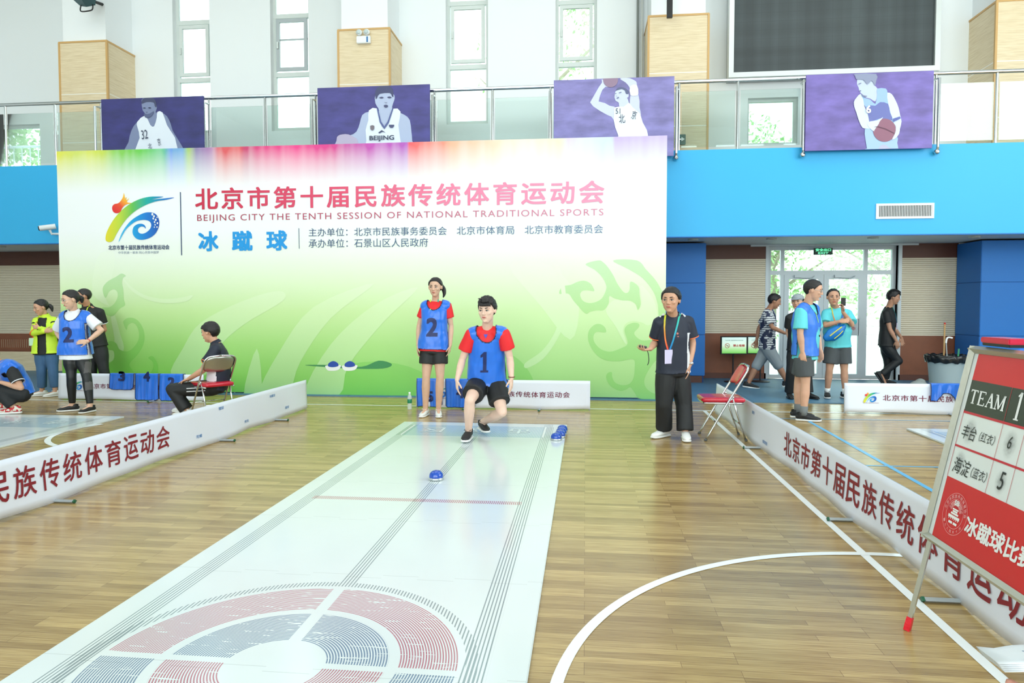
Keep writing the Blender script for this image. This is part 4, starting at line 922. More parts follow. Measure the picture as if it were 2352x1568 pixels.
# ================================================================== INFORMATION SCREENS
def info_screen(loc, rz, label, w_=.50, zc=.69):
    t = thing('display_stand', label, 'display stand', loc, 'no smoking display stands by the wall'); M = Matrix.Translation(loc) @ Matrix.Rotation(rz, 4, 'Z'); q = lambda x, y, z: M @ Vector((x, y, z))
    bm = NB(); lathe(bm, loc, [(0, 0), (.17, 0), (.17, .012), (.06, .022), (0, .024)]); obj('stand_base', bm, bk, t)
    bm = NB(); tube(bm, [q(0, .03, .02), q(0, .03, .6)], .014); obj('stand_pole', bm, bk, t)
    bm = NB(); hw, hh = w_/2, .17; vs = []
    box(bm, (-hw, -.02, zc-hh), (hw, .015, zc+hh), bev=.004); bm.transform(M); obj('screen_housing', bm, bk, t)
    m, nt, b = base('lit notice screen'); x, y, z, vec = coords(nt); g = ramp(nt, (z-(zc-.15))/.3, [(0, (120, 206, 90)), (.25, (176, 226, 150)), (.5, (226, 244, 220)), (1, (214, 240, 236))])
    nt.links.new(g, b.inputs['Base Color']); nt.links.new(g, b.inputs['Emission Color']); b.inputs['Emission Strength'].default_value = .35
    bm = NB(); box(bm, (-hw+.02, -.023, zc-hh+.02), (hw-.02, -.019, zc+hh-.02)); bm.transform(M); sc = obj('screen_face', bm, m, t)
    bm = NB(); R3 = Matrix.Rotation(rz, 3, 'Z'); r_ = R3 @ Vector((1, 0, 0))
    text(bm, '禁止吸烟', q(-.02, -.026, zc-.025), r_, (0, 0, 1), .215, .045, .035); obj('notice_lettering', bm, red, sc)
    bm = NB(); text(bm, TITLE, q(-.17, -.026, zc+.085), r_, (0, 0, 1), .34, .02, .0); obj('notice_heading', bm, ink_dark, sc)
    bm = NB(); C_ = q(-.13, -.027, zc-.005); pts = [C_+r_*.042*math.cos(a*.3142)+Vector((0, 0, .042*math.sin(a*.3142))) for a in range(21)]; tube(bm, pts, .004, 6); tube(bm, [C_-r_*.028+Vector((0, 0, .028)), C_+r_*.028-Vector((0, 0, .028))], .0035, 6); obj('prohibition_ring', bm, red, sc)
    bm = NB(); tube(bm, [C_-r_*.02-Vector((0, 0, .0)), C_+r_*.022], .0035, 6); obj('cigarette_symbol', bm, bk, sc)
    return t
ink_dark = mat('dark teal ink', (60, 84, 96), .6)
info_screen((2.765, 13.15, .012), .12, 'framed no smoking display on a black stand, left of the other')
info_screen((3.28, 13.25, .012), -.1, 'no smoking display partly hidden behind the walking man')
# ================================================================== BIN, BROOM, PIPE
bc = Vector((6.12, 12.35, .012)); t = thing('waste_bin', 'grey plastic bin with black liner against the right blue column', 'bin', bc)
bm = NB(); lathe(bm, bc, [(0, 0), (.23, 0), (.235, .02), (.275, .50), (.285, .52), (.285, .54), (.26, .54), (.22, .05), (0, .04)], 36); obj('bin_body', bm, mat('grey bin plastic', (176, 190, 190), .45), t, True)
bm = NB(); n = 56; rings = []
for r_, z_ in ((.24, .40), (.265, .57), (.29, .60), (.31, .585), (.315, .53), (.30, .47)):
    rings.append([bm.verts.new(bc+Vector(((r_+.014*math.sin(k*1.9+z_*30)+.008*math.sin(k*4.1))*math.cos(2*math.pi*k/n), (r_+.014*math.sin(k*1.9+z_*30))*math.sin(2*math.pi*k/n), z_+.012*math.sin(k*1.3+r_*40)))) for k in range(n)])
for a, b_ in zip(rings, rings[1:]):
    for k in range(n): bm.faces.new((a[k], a[(k+1) % n], b_[(k+1) % n], b_[k]))
bmesh.ops.recalc_face_normals(bm, faces=bm.faces[:]); obj('bin_liner', bm, mat('black plastic liner', (22, 24, 26), .25), t, True)
bm = NB(); a, b_ = bc+Vector((-.03, .02, .06)), W(2170, 742, 12.5)
t = thing('broom', 'wooden broom handle with red tip standing in the bin', 'broom', a)
tube(bm, [a, b_], .013); obj('broom_handle', bm, mat('broom wood', (186, 146, 92), .5), t)
bm = NB(); tube(bm, [b_-Vector((0, 0, .04)), b_+Vector((0, 0, .01))], .015); obj('broom_tip', bm, red, t)
bm = NB(); tube(bm, [a+Vector((0, 0, .47)), a+Vector((0, 0, .52))], .016); obj('broom_ferrule', bm, mat('orange collar', (224, 140, 40), .5), t)
a = bc+Vector((.02, -.06, .08)); b_ = W(2173, 782, 12.3)
t = thing('squeegee', 'grey stick with curved white handle standing in the bin', 'cleaning tool', a)
bm = NB(); tube(bm, [a, b_], .009); obj('stick', bm, grey_m, t)
bm = NB(); tube(bm, smooth_poly([b_-Vector((0, 0, .04)), b_+Vector((.01, 0, .03)), b_+Vector((.04, 0, .055)), b_+Vector((.1, 0, .045))], 4, False), .014); obj('curved_handle', bm, wp, t)
a = bc+Vector((.17, 0, .1)); t = thing('green_stick', 'short green topped stick poking out of the bin', 'cleaning tool', a)
bm = NB(); tube(bm, [a, a+Vector((.03, 0, .6))], .014); obj('stick', bm, mat('green plastic', (60, 150, 110), .5), t)
t = thing('sack', 'pale sack slumped on the mat left of the bin', 'sack', bc+Vector((-.35, -.02, 0)))
bm = NB(); ell(bm, bc+Vector((-.43, .0, .07)), (.14, .12, .08)); ell(bm, bc+Vector((-.38, .05, .12)), (.08, .08, .06)); obj('sack_body', bm, mat('pale grey sack', (150, 158, 156), .8, bump=.4, bscale=12), t, True)
# ================================================================== SCOREBOARD EASEL
SO = Vector((1.515, 3.207, .413)); SU = Vector((1.70, 3.207, 1.27))-SO; SL = SU.length; SU.normalize(); SRr = Vector((0, -1, 0)); SN = SRr.cross(SU)
sp = lambda a, b, o=0: SO + SRr*a + SU*b + SN*o
t = thing('scoreboard_easel', 'aluminium framed red and white match scoreboard on legs, right foreground', 'scoreboard', (1.5, 2.75, 0))
SW = .95
def sb_quad(bm, a0, b0, a1, b1, o, mi=0): flat(bm, [sp(a0, b0, o), sp(a1, b0, o), sp(a1, b1, o), sp(a0, b1, o)], mi, SN)
def sb_bar(bm, a0, b0, a1, b1, w, th=.018):
    d = (sp(a1, b1)-sp(a0, b0)).normalized(); s_ = d.cross(SN); loft(bm, [sp(a0, b0, .004), sp(a1, b1, .004)], [(w, th)]*2, s_, 4, power=8)
alf = mat('aluminium easel frame', (190, 192, 180), .28, .8, bump=.05, bscale=50)
bm = NB(); f = .014
for q in ((f, 0, f, SL), (SW-f, 0, SW-f, SL), (0, f, SW, f), (0, SL-f, SW, SL-f)): sb_bar(bm, *q, .0165)
obj('board_frame', bm, alf, t)
srd = mat('scoreboard red print', (206, 28, 38), .35, var=.05, bscale=3); sbk = mat('scoreboard black band', (38, 48, 40), .3); swh = mat('whiteboard white', (222, 230, 230), .25); sln = mat('scoreboard red line', (196, 34, 56), .4)
bm = NB(); 
vs = [sp(a_, b_, o_) for o_ in (-.012, 0) for a_, b_ in ((.01, .01), (SW-.01, .01), (SW-.01, SL-.01), (.01, SL-.01))]
V8 = [bm.verts.new(v) for v in vs]
for q in ((0, 3, 2, 1), (4, 5, 6, 7), (0, 1, 5, 4), (1, 2, 6, 5), (2, 3, 7, 6), (3, 0, 4, 7)): bm.faces.new([V8[i] for i in q])
bd_ = obj('board_panel', bm, swh, t)
for q4 in ((.731, SL-.028), (.025, .300)): bm = NB(); sb_quad(bm, .06, q4[0], SW-.05, q4[1], .0012); obj('red_print', bm, srd, bd_)
bm = NB(); sb_quad(bm, .06, .594, SW-.05, .731, .0012); obj('black_band', bm, sbk, bd_)
bm = NB()
for b0, b1 in ((.584, .594), (.435, .444)): sb_quad(bm, .06, b0, SW-.05, b1, .0016)
for a_ in (.344, .481, .618, .755): sb_quad(bm, a_-.001, .300, a_+.001, .731, .002)
sb_quad(bm, .059, .30, .0615, .60, .002); obj('rule_lines', bm, sln, bd_)
def strokes(bm, segs, a, b, w, h, th, o):
    for x0, y0, x1, y1, tw in segs:
        p, q = sp(a+x0*w, b+y0*h, o), sp(a+x1*w, b+y1*h, o); d = (q-p).normalized(); s_ = d.cross(SN)*tw*th
        flat(bm, [p-s_, q-s_, q+s_, p+s_], 0, SN)
bm = NB(); k = .0058; LW_ = .062; hh = .058; b0 = .632
T_ = [(.5, 0, .5, 1, 1), (.05, .98, .95, .98, .45), (.07, .98, .07, .84, .5), (.93, .98, .93, .84, .5), (.3, .015, .7, .015, .4)]
E_ = [(.22, 0, .22, 1, 1), (.05, .985, .88, .985, .4), (.05, .015, .9, .015, .4), (.22, .5, .66, .5, .4), (.88, .985, .88, .82, .45), (.9, .015, .9, .2, .45), (.66, .6, .66, .4, .4)]
A_ = [(.5, 1, .14, .02, .5), (.5, 1, .86, .02, 1.1), (.27, .36, .73, .36, .4), (.0, .015, .3, .015, .4), (.68, .015, 1.02, .015, .4)]
M_ = [(.14, 1, .14, .02, .5), (.86, 1, .86, .02, 1.1), (.16, 1, .5, .05, 1), (.5, .05, .84, 1, .5), (.0, .985, .2, .985, .4), (.8, .985, 1, .985, .4), (.0, .015, .28, .015, .4), (.7, .015, 1, .015, .4)]
for i, g_ in enumerate((T_, E_, A_, M_)): strokes(bm, g_, .078+i*.060, b0, .055 if i < 3 else .066, hh, k, .002+.0002*i)
strokes(bm, [(.5, 0, .5, 1, 1.2), (.5, 1, .2, .84, .6), (.2, .015, .8, .015, .45)], .385, .610, .05, .108, k, .0022)
obj('band_lettering', bm, wp, bd_)
def sb_text(s, a, b, w, h, m, bold, nm, shear=0):
    bm = NB(); text(bm, s, sp(a, b, .0025), SRr, SU, w, h, bold, shear=shear); obj(nm, bm, m, bd_)
mk = mat('black marker ink', (30, 34, 38), .4)
sb_text('冰蹴球比赛', .275, .112, .43, .078, wp, .03, 'title_lettering')
for s, a, b, w, h in (('丰台', .085, .477, .105, .062), ('（红衣）', .215, .487, .105, .042), ('6', .402, .497, .022, .05), ('海淀', .085, .325, .125, .07), ('（蓝衣）', .222, .335, .108, .045), ('5', .405, .335, .034, .072)): sb_text(s, a, b, w, h, mk, -.006, 'handwriting', .15)
# smudges of wiped marker
sm_, nt, b = base('wiped marker smudge'); x, y, z, vec = coords(nt, 'Generated'); n_ = tex_noise(nt, vec, 7, 5); rr = ((y-.5)*(y-.5)+(z-.5)*(z-.5)).sqrt()
b.inputs['Base Color'].default_value = lin((120, 126, 126)); al = ((rr.op('MULTIPLY_ADD', -2.0, .95)).max(0.0)*n_*.9).min(.6); nt.links.new(al.s, b.inputs['Alpha'])
bm = NB()
for a0, b0, a1, b1 in ((.09, .45, .19, .58),): sb_quad(bm, a0, b0, a1, b1, .0022)
obj('smudge', bm, sm_, bd_)
for a0, b0, a1, b1 in ((.37, .45, .46, .58), (.08, .33, .17, .43), (.38, .31, .46, .42)):
    bm = NB(); sb_quad(bm, a0, b0, a1, b1, .0022); obj('smudge', bm, sm_, bd_)
# round emblem
ring_m = mat('pale red emblem line', (236, 170, 172), .5); bm = NB(); ec = (.185, .163)
def sb_ring(bm, r, w, a0=0, a1=360, c=ec):
    n = 40; P = [[sp(c[0]+q*math.cos(math.radians(a0+(a1-a0)*i/n)), c[1]+q*math.sin(math.radians(a0+(a1-a0)*i/n)), .0026) for i in range(n+1)] for q in (r-w, r+w)]
    for i in range(n): flat(bm, [P[0][i], P[0][i+1], P[1][i+1], P[1][i]], 0, SN)
sb_ring(bm, .088, .0009); sb_ring(bm, .062, .0009)
for r in (.034, .040, .046, .052): sb_ring(bm, r, .0018, 15, 165, (.185, .166))
for i, ch in enumerate('北京市民族传统体育协会'):
    a_ = math.radians(170-i*16); c_ = sp(ec[0]+.075*math.cos(a_), ec[1]+.075*math.sin(a_), .0026); u_ = (SRr*math.cos(a_)+SU*math.sin(a_)); r_ = SRr*math.sin(a_)-SU*math.cos(a_); text(bm, ch, c_-r_*.008-u_*.008, r_, u_, .016, .016, .01)
for i, ch in enumerate('一九八四年十月'):
    a_ = math.radians(215+i*18); c_ = sp(ec[0]+.075*math.cos(a_), ec[1]+.075*math.sin(a_), .0026); u_ = -(SRr*math.cos(a_)+SU*math.sin(a_)); r_ = -(SRr*math.sin(a_)-SU*math.cos(a_)); text(bm, ch, c_-r_*.0065-u_*.006, r_, u_, .013, .012, .01)
obj('emblem_rings', bm, ring_m, bd_)
bm = NB()
for x0, y0, x1, y1 in ((-.042, -.020, .042, -.008), (-.028, -.004, .028, .004), (-.018, .006, .018, .014), (-.022, .016, .022, .022), (-.030, -.044, -.002, -.034), (.004, -.044, .032, -.034)): sb_quad(bm, ec[0]+x0, ec[1]+y0, ec[0]+x1, ec[1]+y1, .0028)
for i in range(6): sb_quad(bm, ec[0]-.036+i*.0135, ec[1]-.026, ec[0]-.031+i*.0135, ec[1]-.019, .0028)
text(bm, 'SB', sp(ec[0]-.018, ec[1]+.036, .003), SRr, SU, .036, .022, .03); obj('emblem_gate', bm, wp, bd_)
bm = NB(); text(bm, 'B', sp(ec[0]-.052, ec[1]+.0, .003), SRr, SU, .018, .03, .0); text(bm, 'M', sp(ec[0]-.01, ec[1]+.0235, .003), SRr, SU, .02, .012, .0); text(bm, 'T', sp(ec[0]+.036, ec[1]+.0, .003), SRr, SU, .018, .03, .0); obj('emblem_letters', bm, sln, bd_)
tape = mat('red tape', (214, 24, 44), .35, bump=.3, bscale=60)
for a_ in (.04, SW-.04):
    p1 = sp(a_, .03, -.008); k_ = p1.z/SU.z; p2 = p1-SU*k_
    bm = NB(); loft(bm, [p2, p1], [(.0125, .0125)]*2, (0, 1, 0), 4, power=8); lg = obj('easel_leg', bm, alf, t)
    bm = NB(); loft(bm, [p2-Vector((0, 0, .0)), p2+SU*.03, p2+SU*.062], [(.017, .017), (.0185, .0175), (.016, .016)], (0, 1, 0), 4, power=7); obj('taped_foot', bm, tape, lg)
    top = sp(a_, SL-.02, -.01); bot = Vector((2.0 if a_ < .5 else 1.98, top.y, 0))
    bot = Vector((top.x+.02, top.y, 0)); 
    if a_ > .5: bm = NB(); tube(bm, [top-Vector((0, 0, .02)), Vector((1.74, top.y, .42)), Vector((1.745, top.y, 0))], .010); obj('rear_leg', bm, alf, t)
# red plastic box on top
a = sp(.085, SL+.016, -.0); b_ = a+Vector((.02, -.20, .0))
t = thing('red_buzzer_box', 'small red and black plastic box lying on top of the scoreboard frame', 'box', a)
bm = NB(); box(bm, (a.x-.02, a.y, a.z+.006), (a.x+.075, a.y-.20, a.z+.030), bev=.004); obj('box_lid', bm, mat('red plastic', (206, 32, 70), .25), t)
bm = NB(); box(bm, (a.x-.015, a.y-.006, a.z-.006), (a.x+.07, a.y-.194, a.z+.008), bev=.002); obj('box_base', bm, bk, t)
# ================================================================== OUTDOORS
bm = NB(); box(bm, (-60, YW+.3, -.2), (60, 70, -.02)); struct('ground_outside', bm, mat('pale outdoor paving', (196, 202, 196), .8), label='pale paving outside the glazed door')
lf1 = mat('pale green leaves', (176, 206, 146), .6); lf2 = mat('deeper green leaves', (138, 180, 112), .6); bark = mat('tree bark', (150, 140, 122), .9)
def tree(label, x, y, h, r, n, seed):
    rnd = random.Random(seed); t = thing('tree', label, 'tree', (x, y, -.02), 'trees outside the hall')
    bm = NB(); loft(bm, [(x, y, -.02), (x+.1, y, h*.35), (x-.1, y+.1, h*.7)], [.2, .15, .07], n=10)
    for k in range(9):
        a = k*2.4; z = h*(.3+.05*k); loft(bm, [(x, y, z), (x+r*.5*math.cos(a), y+r*.5*math.sin(a), z+h*.12), (x+r*.85*math.cos(a), y+r*.85*math.sin(a), z+h*.2)], [.07, .04, .015], n=6)
    obj('trunk', bm, bark, t)
    bm = NB(); cl = [(x+rnd.uniform(-r, r)*.7, y+rnd.uniform(-r, r)*.5, h*.62+rnd.uniform(-.42, .42)*h, rnd.uniform(.35, .6)*r) for _ in range(16)]
    for _ in range(n):
        cx_, cy_, cz_, cr = rnd.choice(cl); v = Vector((rnd.gauss(0, 1), rnd.gauss(0, 1), rnd.gauss(0, 1))).normalized()*cr*rnd.uniform(.6, 1.05)
        p = Vector((cx_, cy_, cz_))+v; a_ = Vector((rnd.gauss(0, 1), rnd.gauss(0, 1), rnd.gauss(0, 1))).normalized(); b__ = a_.orthogonal().normalized(); s = rnd.uniform(.05, .11)
        q = [bm.verts.new(p+a_*s), bm.verts.new(p+b__*s*.55), bm.verts.new(p-a_*s), bm.verts.new(p-b__*s*.55)]; bm.faces.new(q).material_index = rnd.random() < .4
    obj('foliage', bm, [lf1, lf2], t)
tree('leafy tree outside the glazed door, left half', 5.0, 19.5, 5.5, 1.9, 5000, 3)
tree('leafy tree outside the glazed door, right half', 9.3, 21.0, 5.8, 2.2, 5000, 4)
tree('tall tree seen through the two tall windows near the third pillar', -.9, 22.5, 12.5, 3.0, 6500, 5)
tree('leafy tree outside the low window at the far left', -18.0, 19.8, 7.4, 2.2, 4000, 6)
t = thing('terrace_railing', 'pale railing on the terrace outside the glazed door', 'railing', (7.5, 16, 0))
bm = NB(); tube(bm, [(4.0, 16, 1.0), (9.5, 16, 1.0)], .03); tube(bm, [(4.0, 16, .8), (9.5, 16, .8)], .015); obj('handrail', bm, mat('pinkish white paint', (236, 222, 214), .5), t)
for k in range(24):
    bm = NB(); tube(bm, [(4.0+k*.235, 16, -.02), (4.0+k*.235, 16, .99)], .012, 8); obj('railing_post', bm, wp, t)
# ================================================================== PEOPLE
def remesh(bm, voxel, smooth=3, fac=.5):
    me = bpy.data.meshes.new('r'); bm.to_mesh(me); bm.free(); o = bpy.data.objects.new('r', me); COL.objects.link(o)
    m = o.modifiers.new('v', 'REMESH'); m.mode = 'VOXEL'; m.voxel_size = voxel
    if smooth: s = o.modifiers.new('s', 'SMOOTH'); s.iterations = smooth; s.factor = fac
    dg = bpy.context.evaluated_depsgraph_get(); out = bpy.data.meshes.new_from_object(o.evaluated_get(dg))
    bpy.data.objects.remove(o); bpy.data.meshes.remove(me)
    b = bmesh.new(); b.from_mesh(out); bpy.data.meshes.remove(out); return b
def limb(bm, a, b, ra, rb, mid=None, side=(1, 0, 0), n=14):
    a, b = Vector(a), Vector(b)
    pts = [a, a.lerp(b, .33), a.lerp(b, .66), b]; rm = mid or ((ra*2+rb)/3, (ra+rb*2)/3)
    loft(bm, pts, [ra, rm[0], rm[1], rb], side, n, rnd=1)
SKIN = {}
def skin_mat(c):
    if c not in SKIN:
        m, nt, b = base('skin'); x, y, z, vec = coords(nt); n = tex_noise(nt, vec, 12, 3)
        nt.links.new(ramp(nt, n, [(.3, tuple(int(v*.95) for v in c)), (.7, c)]), b.inputs['Base Color'])
        b.inputs['Roughness'].default_value = .48; b.inputs['Subsurface Weight'].default_value = .08; b.inputs['Subsurface Radius'].default_value = (.01, .004, .002)
        SKIN[c] = m
    return SKIN[c]
hair_m = mat('black hair', (22, 20, 22), .42, bump=.5, bscale=120); eye_w = mat('eye white', (236, 234, 230), .3); iris_m = mat('dark iris', (30, 20, 18), .2); lip_m = mat('lips', (190, 108, 100), .45); brow_m = mat('eyebrow hair', (40, 34, 32), .7)
white_rub = mat('white rubber sole', (236, 238, 236), .5)
def hand(bm, wr, d, nrm, s, curl=.35, thumb=1, spread=1.0):
    """palm, four fingers and a thumb; nrm = palm side normal, thumb = side (+1/-1)"""
    d = Vector(d).normalized(); n = Vector(nrm); n = (n-d*n.dot(d)).normalized(); sd = d.cross(n)*thumb
    wr = Vector(wr)
    loft(bm, [wr-d*.01*s, wr+d*.03*s, wr+d*.07*s, wr+d*.092*s], [(.024*s, .018*s), (.034*s, .017*s), (.040*s, .014*s), (.037*s, .011*s)], sd, 14, rnd=.6)
    for i, (off, ln) in enumerate(((.029, .074), (.010, .083), (-.009, .077), (-.028, .060))):
        p = wr+d*(.086-abs(off-.005)*.12)*s+sd*off*s; a = curl*(.45+.14*i); dd = d+sd*(off*1.6*spread); dd.normalize(); r = .0083*s
        for k, (fr, ang) in enumerate(((.45, a), (.30, a*1.9), (.25, a*2.4))):
            v = (dd*math.cos(ang)+n*math.sin(ang)).normalized(); q = p+v*ln*fr*s; loft(bm, [p, q], [r, r*.9], sd, 8, rnd=1); p = q; r *= .92
    p = wr+d*.022*s+sd*.024*s; v = (d*.72+sd*.62+n*.32).normalized()
    for ln, r, v2 in ((.036, .0125, v), (.030, .0105, (v*.8+d*.45+n*.2*(1+curl)).normalized()), (.024, .009, (v*.5+d*.7+n*.5*curl).normalized())):
        q = p+v2*ln*s; loft(bm, [p, q], [r*s, r*.92*s], sd, 8, rnd=1); p = q
class Human:
    def __init__(h, name_label, J, front, face, s=1.0, skin=(224, 182, 154), female=False, hips=None, group=None, floor=0.0, plant=('A', 'B'), headpitch=0, hs=1.0):
        h.s = s; h.fem = female; h.J = {}
        for k, v in J.items(): h.J[k] = W(*v) if not isinstance(v, Vector) else v
        j = h.J; h.front = Vector(front).normalized()
        for k in 'AB':
            if k in plant: j['an'+k].z = floor+.085*s
        h.root = thing('person', name_label, 'person', ((j['anA'].x+j['anB'].x)/2, (j['anA'].y+j['anB'].y)/2, floor))
        h.neck, h.pel = j['neck'], j['pelvis']; h.mid = j.get('spine', (h.neck*.45+h.pel*.55))
        h.S = (j['shB']-j['shA']); h.hw = h.S.length/2; h.S.normalize(); h.skin = skin_mat(skin)
        h.hS = (j['hipB']-j['hipA']).normalized()
        h.face = Vector(face).normalized(); h.hs = s*hs*1.05
        f = h.face; u = Vector((0, 0, 1)); u = (u-f*u.dot(f)).normalized()
        if 'headup' in j: u = (j['headup']-f*j['headup'].dot(f)).normalized()
        h.hu = u; h.hr = f.cross(u); h.hc = j['head']
        h.covered = None
    def spine(h, t):
        """t 0 pelvis .. 1 neck base, extrapolating"""
        P = [h.pel, h.mid, h.neck]
        if t <= 0: return h.pel+(h.pel-h.mid).normalized()*(-t)*(h.neck-h.pel).length
        if t >= 1: return h.neck+(h.neck-h.mid).normalized()*(t-1)*(h.neck-h.pel).length
        a = P[0].lerp(P[1], t); b = P[1].lerp(P[2], t); return a.lerp(b, t)
    def sv(h, t): return h.hS.lerp(h.S, max(0, min(1, t))).normalized()
    def H(h, r, f, u): return h.hc+(h.hr*r*1.07+h.face*f+h.hu*u)*h.hs
    def torso(h, bm, secs, n=24, power=2.3, rnd=.35):
        loft(bm, [h.spine(t) for t, w, d in secs], [(w, d) for t, w, d in secs], [h.sv(t) for t, w, d in secs], n, rnd=rnd, power=power)
    def secs(h, ease=0, hem=0, hipw=None, belly=0, flare=0, top=1.0):
        s, w = h.s, h.hw; hp = (hipw or (.165 if not h.fem else .165))*s
        wa = (.142 if not h.fem else .122)*s+belly*.6
        S = [(0, hp+ease, .115*s+ease), (.18, hp*.96+ease, .112*s+ease+belly*.4), (.4, wa+ease*1.3, .105*s+ease+belly), (.65, w*.86+ease, .115*s+ease+belly*.4), (.84, w*.98+ease*.6, .102*s+ease*.7), (.95, w*.84, .078*s+ease*.5), (1.02, w*.40, .062*s+ease*.3)]
        if hem < 0: S = [(hem, hp+ease+flare, .118*s+ease+flare*.7)]+S
        if top < 1: S = [q for q in S if q[0] <= top]
        return S
    def body(h, hands=None, curl=(.35, .35), voxel=.0058):
        s, j, bm = h.s, h.J, NB(); k = .93 if h.fem else 1.0
        h.torso(bm, [(-.1, .12*s, .10*s)]+h.secs())
        for c in 'AB':
            limb(bm, h.spine(.96), j['sh'+c], .052*s*k, .050*s*k)
            limb(bm, j['sh'+c], j['el'+c], .050*s*k, .036*s*k, (.047*s*k, .042*s*k)); limb(bm, j['el'+c], j['wr'+c], .037*s*k, .0245*s*k, (.040*s*k, .032*s*k))
            limb(bm, j['hip'+c], j['kn'+c], .086*s, .053*s, (.082*s, .065*s)); limb(bm, j['kn'+c], j['an'+c], .052*s, .034*s, (.056*s, .044*s))
            fd = Vector(h.J['ft'+c]).normalized(); limb(bm, j['an'+c]-Vector((0, 0, .02*s)), j['an'+c]+fd*.12*s-Vector((0, 0, .05*s)), .034*s, .026*s)
        limb(bm, h.spine(.98), h.H(0, -.015, -.06), (.056 if not h.fem else .047)*s, (.054 if not h.fem else .045)*s)
        H = h.H; R3 = Matrix((h.hr, h.face, h.hu)).transposed()
        q = lambda c, r: ell(bm, H(*c), [v*h.hs for v in r], R3)
        q((0, -.012, .030), (.0800, .093, .086))
        fw = .94 if h.fem else 1.0
        loft(bm, [H(0, .016, .06), H(0, .019, .03), H(0, .022, -.01), H(0, .026, -.045), H(0, .034, -.075), H(0, .046, -.100)], [(x*h.hs*fw, y*h.hs) for x, y in ((.066, .066), (.0725, .069), (.0735, .067), (.067, .060), (.055, .050), (.031, .030))], h.hr, 20, rnd=.5)
        loft(bm, [H(0, .082, .028), H(0, .092, .0), H(0, .103, -.022)], [(.0085*h.hs, .010*h.hs), (.0095*h.hs, .012*h.hs), (.0135*h.hs, .011*h.hs)], h.hr, 10, rnd=.8)
        for sg in (-1, 1):
            q((sg*.030, .079, .031), (.024, .0095, .0065)); q((sg*.040, .062, -.016), (.020, .022, .018)); q((sg*.0765, -.006, .002), (.009, .019, .031)); q((sg*.011, .097, -.026), (.008, .008, .007))
        q((0, .083, -.052), (.022, .011, .012)); q((0, .074, -.092), (.018, .014, .012))
        for i, c in enumerate('AB'):
            if hands and hands.get(c):
                d, n, th = hands[c]; hand(bm, j['wr'+c], d, n, s*(.92 if h.fem else 1), curl[i], th)
        b = remesh(bm, voxel, 2, .4); h.body_obj = obj('body', b, h.skin, h.root, True)
        # facial features
        for sg in (-1, 1):
            bm = NB(); ell(bm, H(sg*.0305, .0795, .009), [v*h.hs for v in (.0150, .0100, .0056)], R3, 0, 14, 8); ell(bm, H(sg*.0305, .0860, .009), [v*h.hs for v in (.0074, .0052, .0058)], R3, 1, 12, 8)
            e = obj('eye', bm, [eye_w, iris_m], h.root, True)
            bm = NB(); tube(bm, [H(sg*x, y, z) for x, y, z in ((.0150, .0865, .010), (.022, .0905, .0155), (.032, .0905, .017), (.041, .085, .0145), (.047, .078, .009))], .0021*h.hs, 6); obj('eyelid', bm, brow_m, e)
            bm = NB(); loft(bm, [H(sg*x, y, z) for x, y, z in ((.013, .0895, .030), (.024, .0905, .0345), (.038, .0835, .0355), (.050, .072, .030))], [(.0018*h.hs, .003*h.hs), (.0022*h.hs, .0042*h.hs), (.002*h.hs, .0036*h.hs), (.001*h.hs, .0015*h.hs)], h.face, 8); obj('eyebrow', bm, brow_m, h.root)
        bm = NB(); ell(bm, H(0, .0905, -.0505), [v*h.hs for v in (.021, .0065, .0038)], R3); ell(bm, H(0, .0905, -.0575), [v*h.hs for v in (.018, .0070, .0048)], R3); obj('lips', bm, lip_m, h.root, True)
        return h
    def hair(h, style='short', thick=.0, col=None):
        thick += .004; bm = NB(); bmesh.ops.create_uvsphere(bm, u_segments=56, v_segments=40, radius=1)
        for v in bm.verts:
            d = v.co.copy(); r, f, u = d.x, d.y, d.z
            R = (.0800+thick, .1015+thick, .0935+thick*1.3); p = Vector((r*R[0], f*R[1]-.012, u*R[2]+.030))
            # hairline height as function of angle from the front
            a = math.degrees(math.atan2(abs(p.x), p.y+.012))   # 0 front .. 180 back
            hl = {'short': [(0, .078), (30, .076), (48, .060), (62, .034), (75, .0), (88, .0), (95, .010), (110, .008), (125, -.055), (180, -.075)],
                  'fringe': [(0, .046), (30, .050), (50, .052), (62, .028), (75, -.012), (88, -.012), (96, .004), (110, .0), (125, -.06), (180, -.085)],
                  'bald': [(0, .106), (30, .102), (45, .080), (60, .050), (75, .012), (90, .006), (110, .0), (125, -.05), (180, -.07)],
                  'tied': [(0, .086), (25, .084), (45, .064), (62, .036), (80, .014), (95, .004), (110, -.01), (125, -.055), (180, -.085)]}[style if style in ('fringe', 'bald', 'tied') else 'short']
            z0 = hl[-1][1]
            for (a0, b0), (a1, b1) in zip(hl, hl[1:]):
                if a0 <= a <= a1: z0 = b0+(b1-b0)*(a-a0)/(a1-a0); break
            k = min(1, max(0, (p.z-z0+.007)/.014)); k = k*k*(3-2*k)
            nz = noise.noise(p*60)*.0025*(1 if thick < .003 else 2.2)
            inner = Vector((p.x*.80, (p.y+.012)*.80-.012, .03+(p.z-.03)*.80))
            q = inner.lerp(p*(1)+p.normalized()*nz, k)
            if style == 'fringe' and k > .5 and p.y > .05 and p.z < .09: q += Vector((0, .008, 0))
            if style == 'spiky' and k > .5 and p.z > .07: q += Vector((.004*math.sin(p.x*210), .012+.004*math.sin(p.x*160), .014+.008*noise.noise(p*90)))
            v.co = h.H(q.x, q.y, q.z)
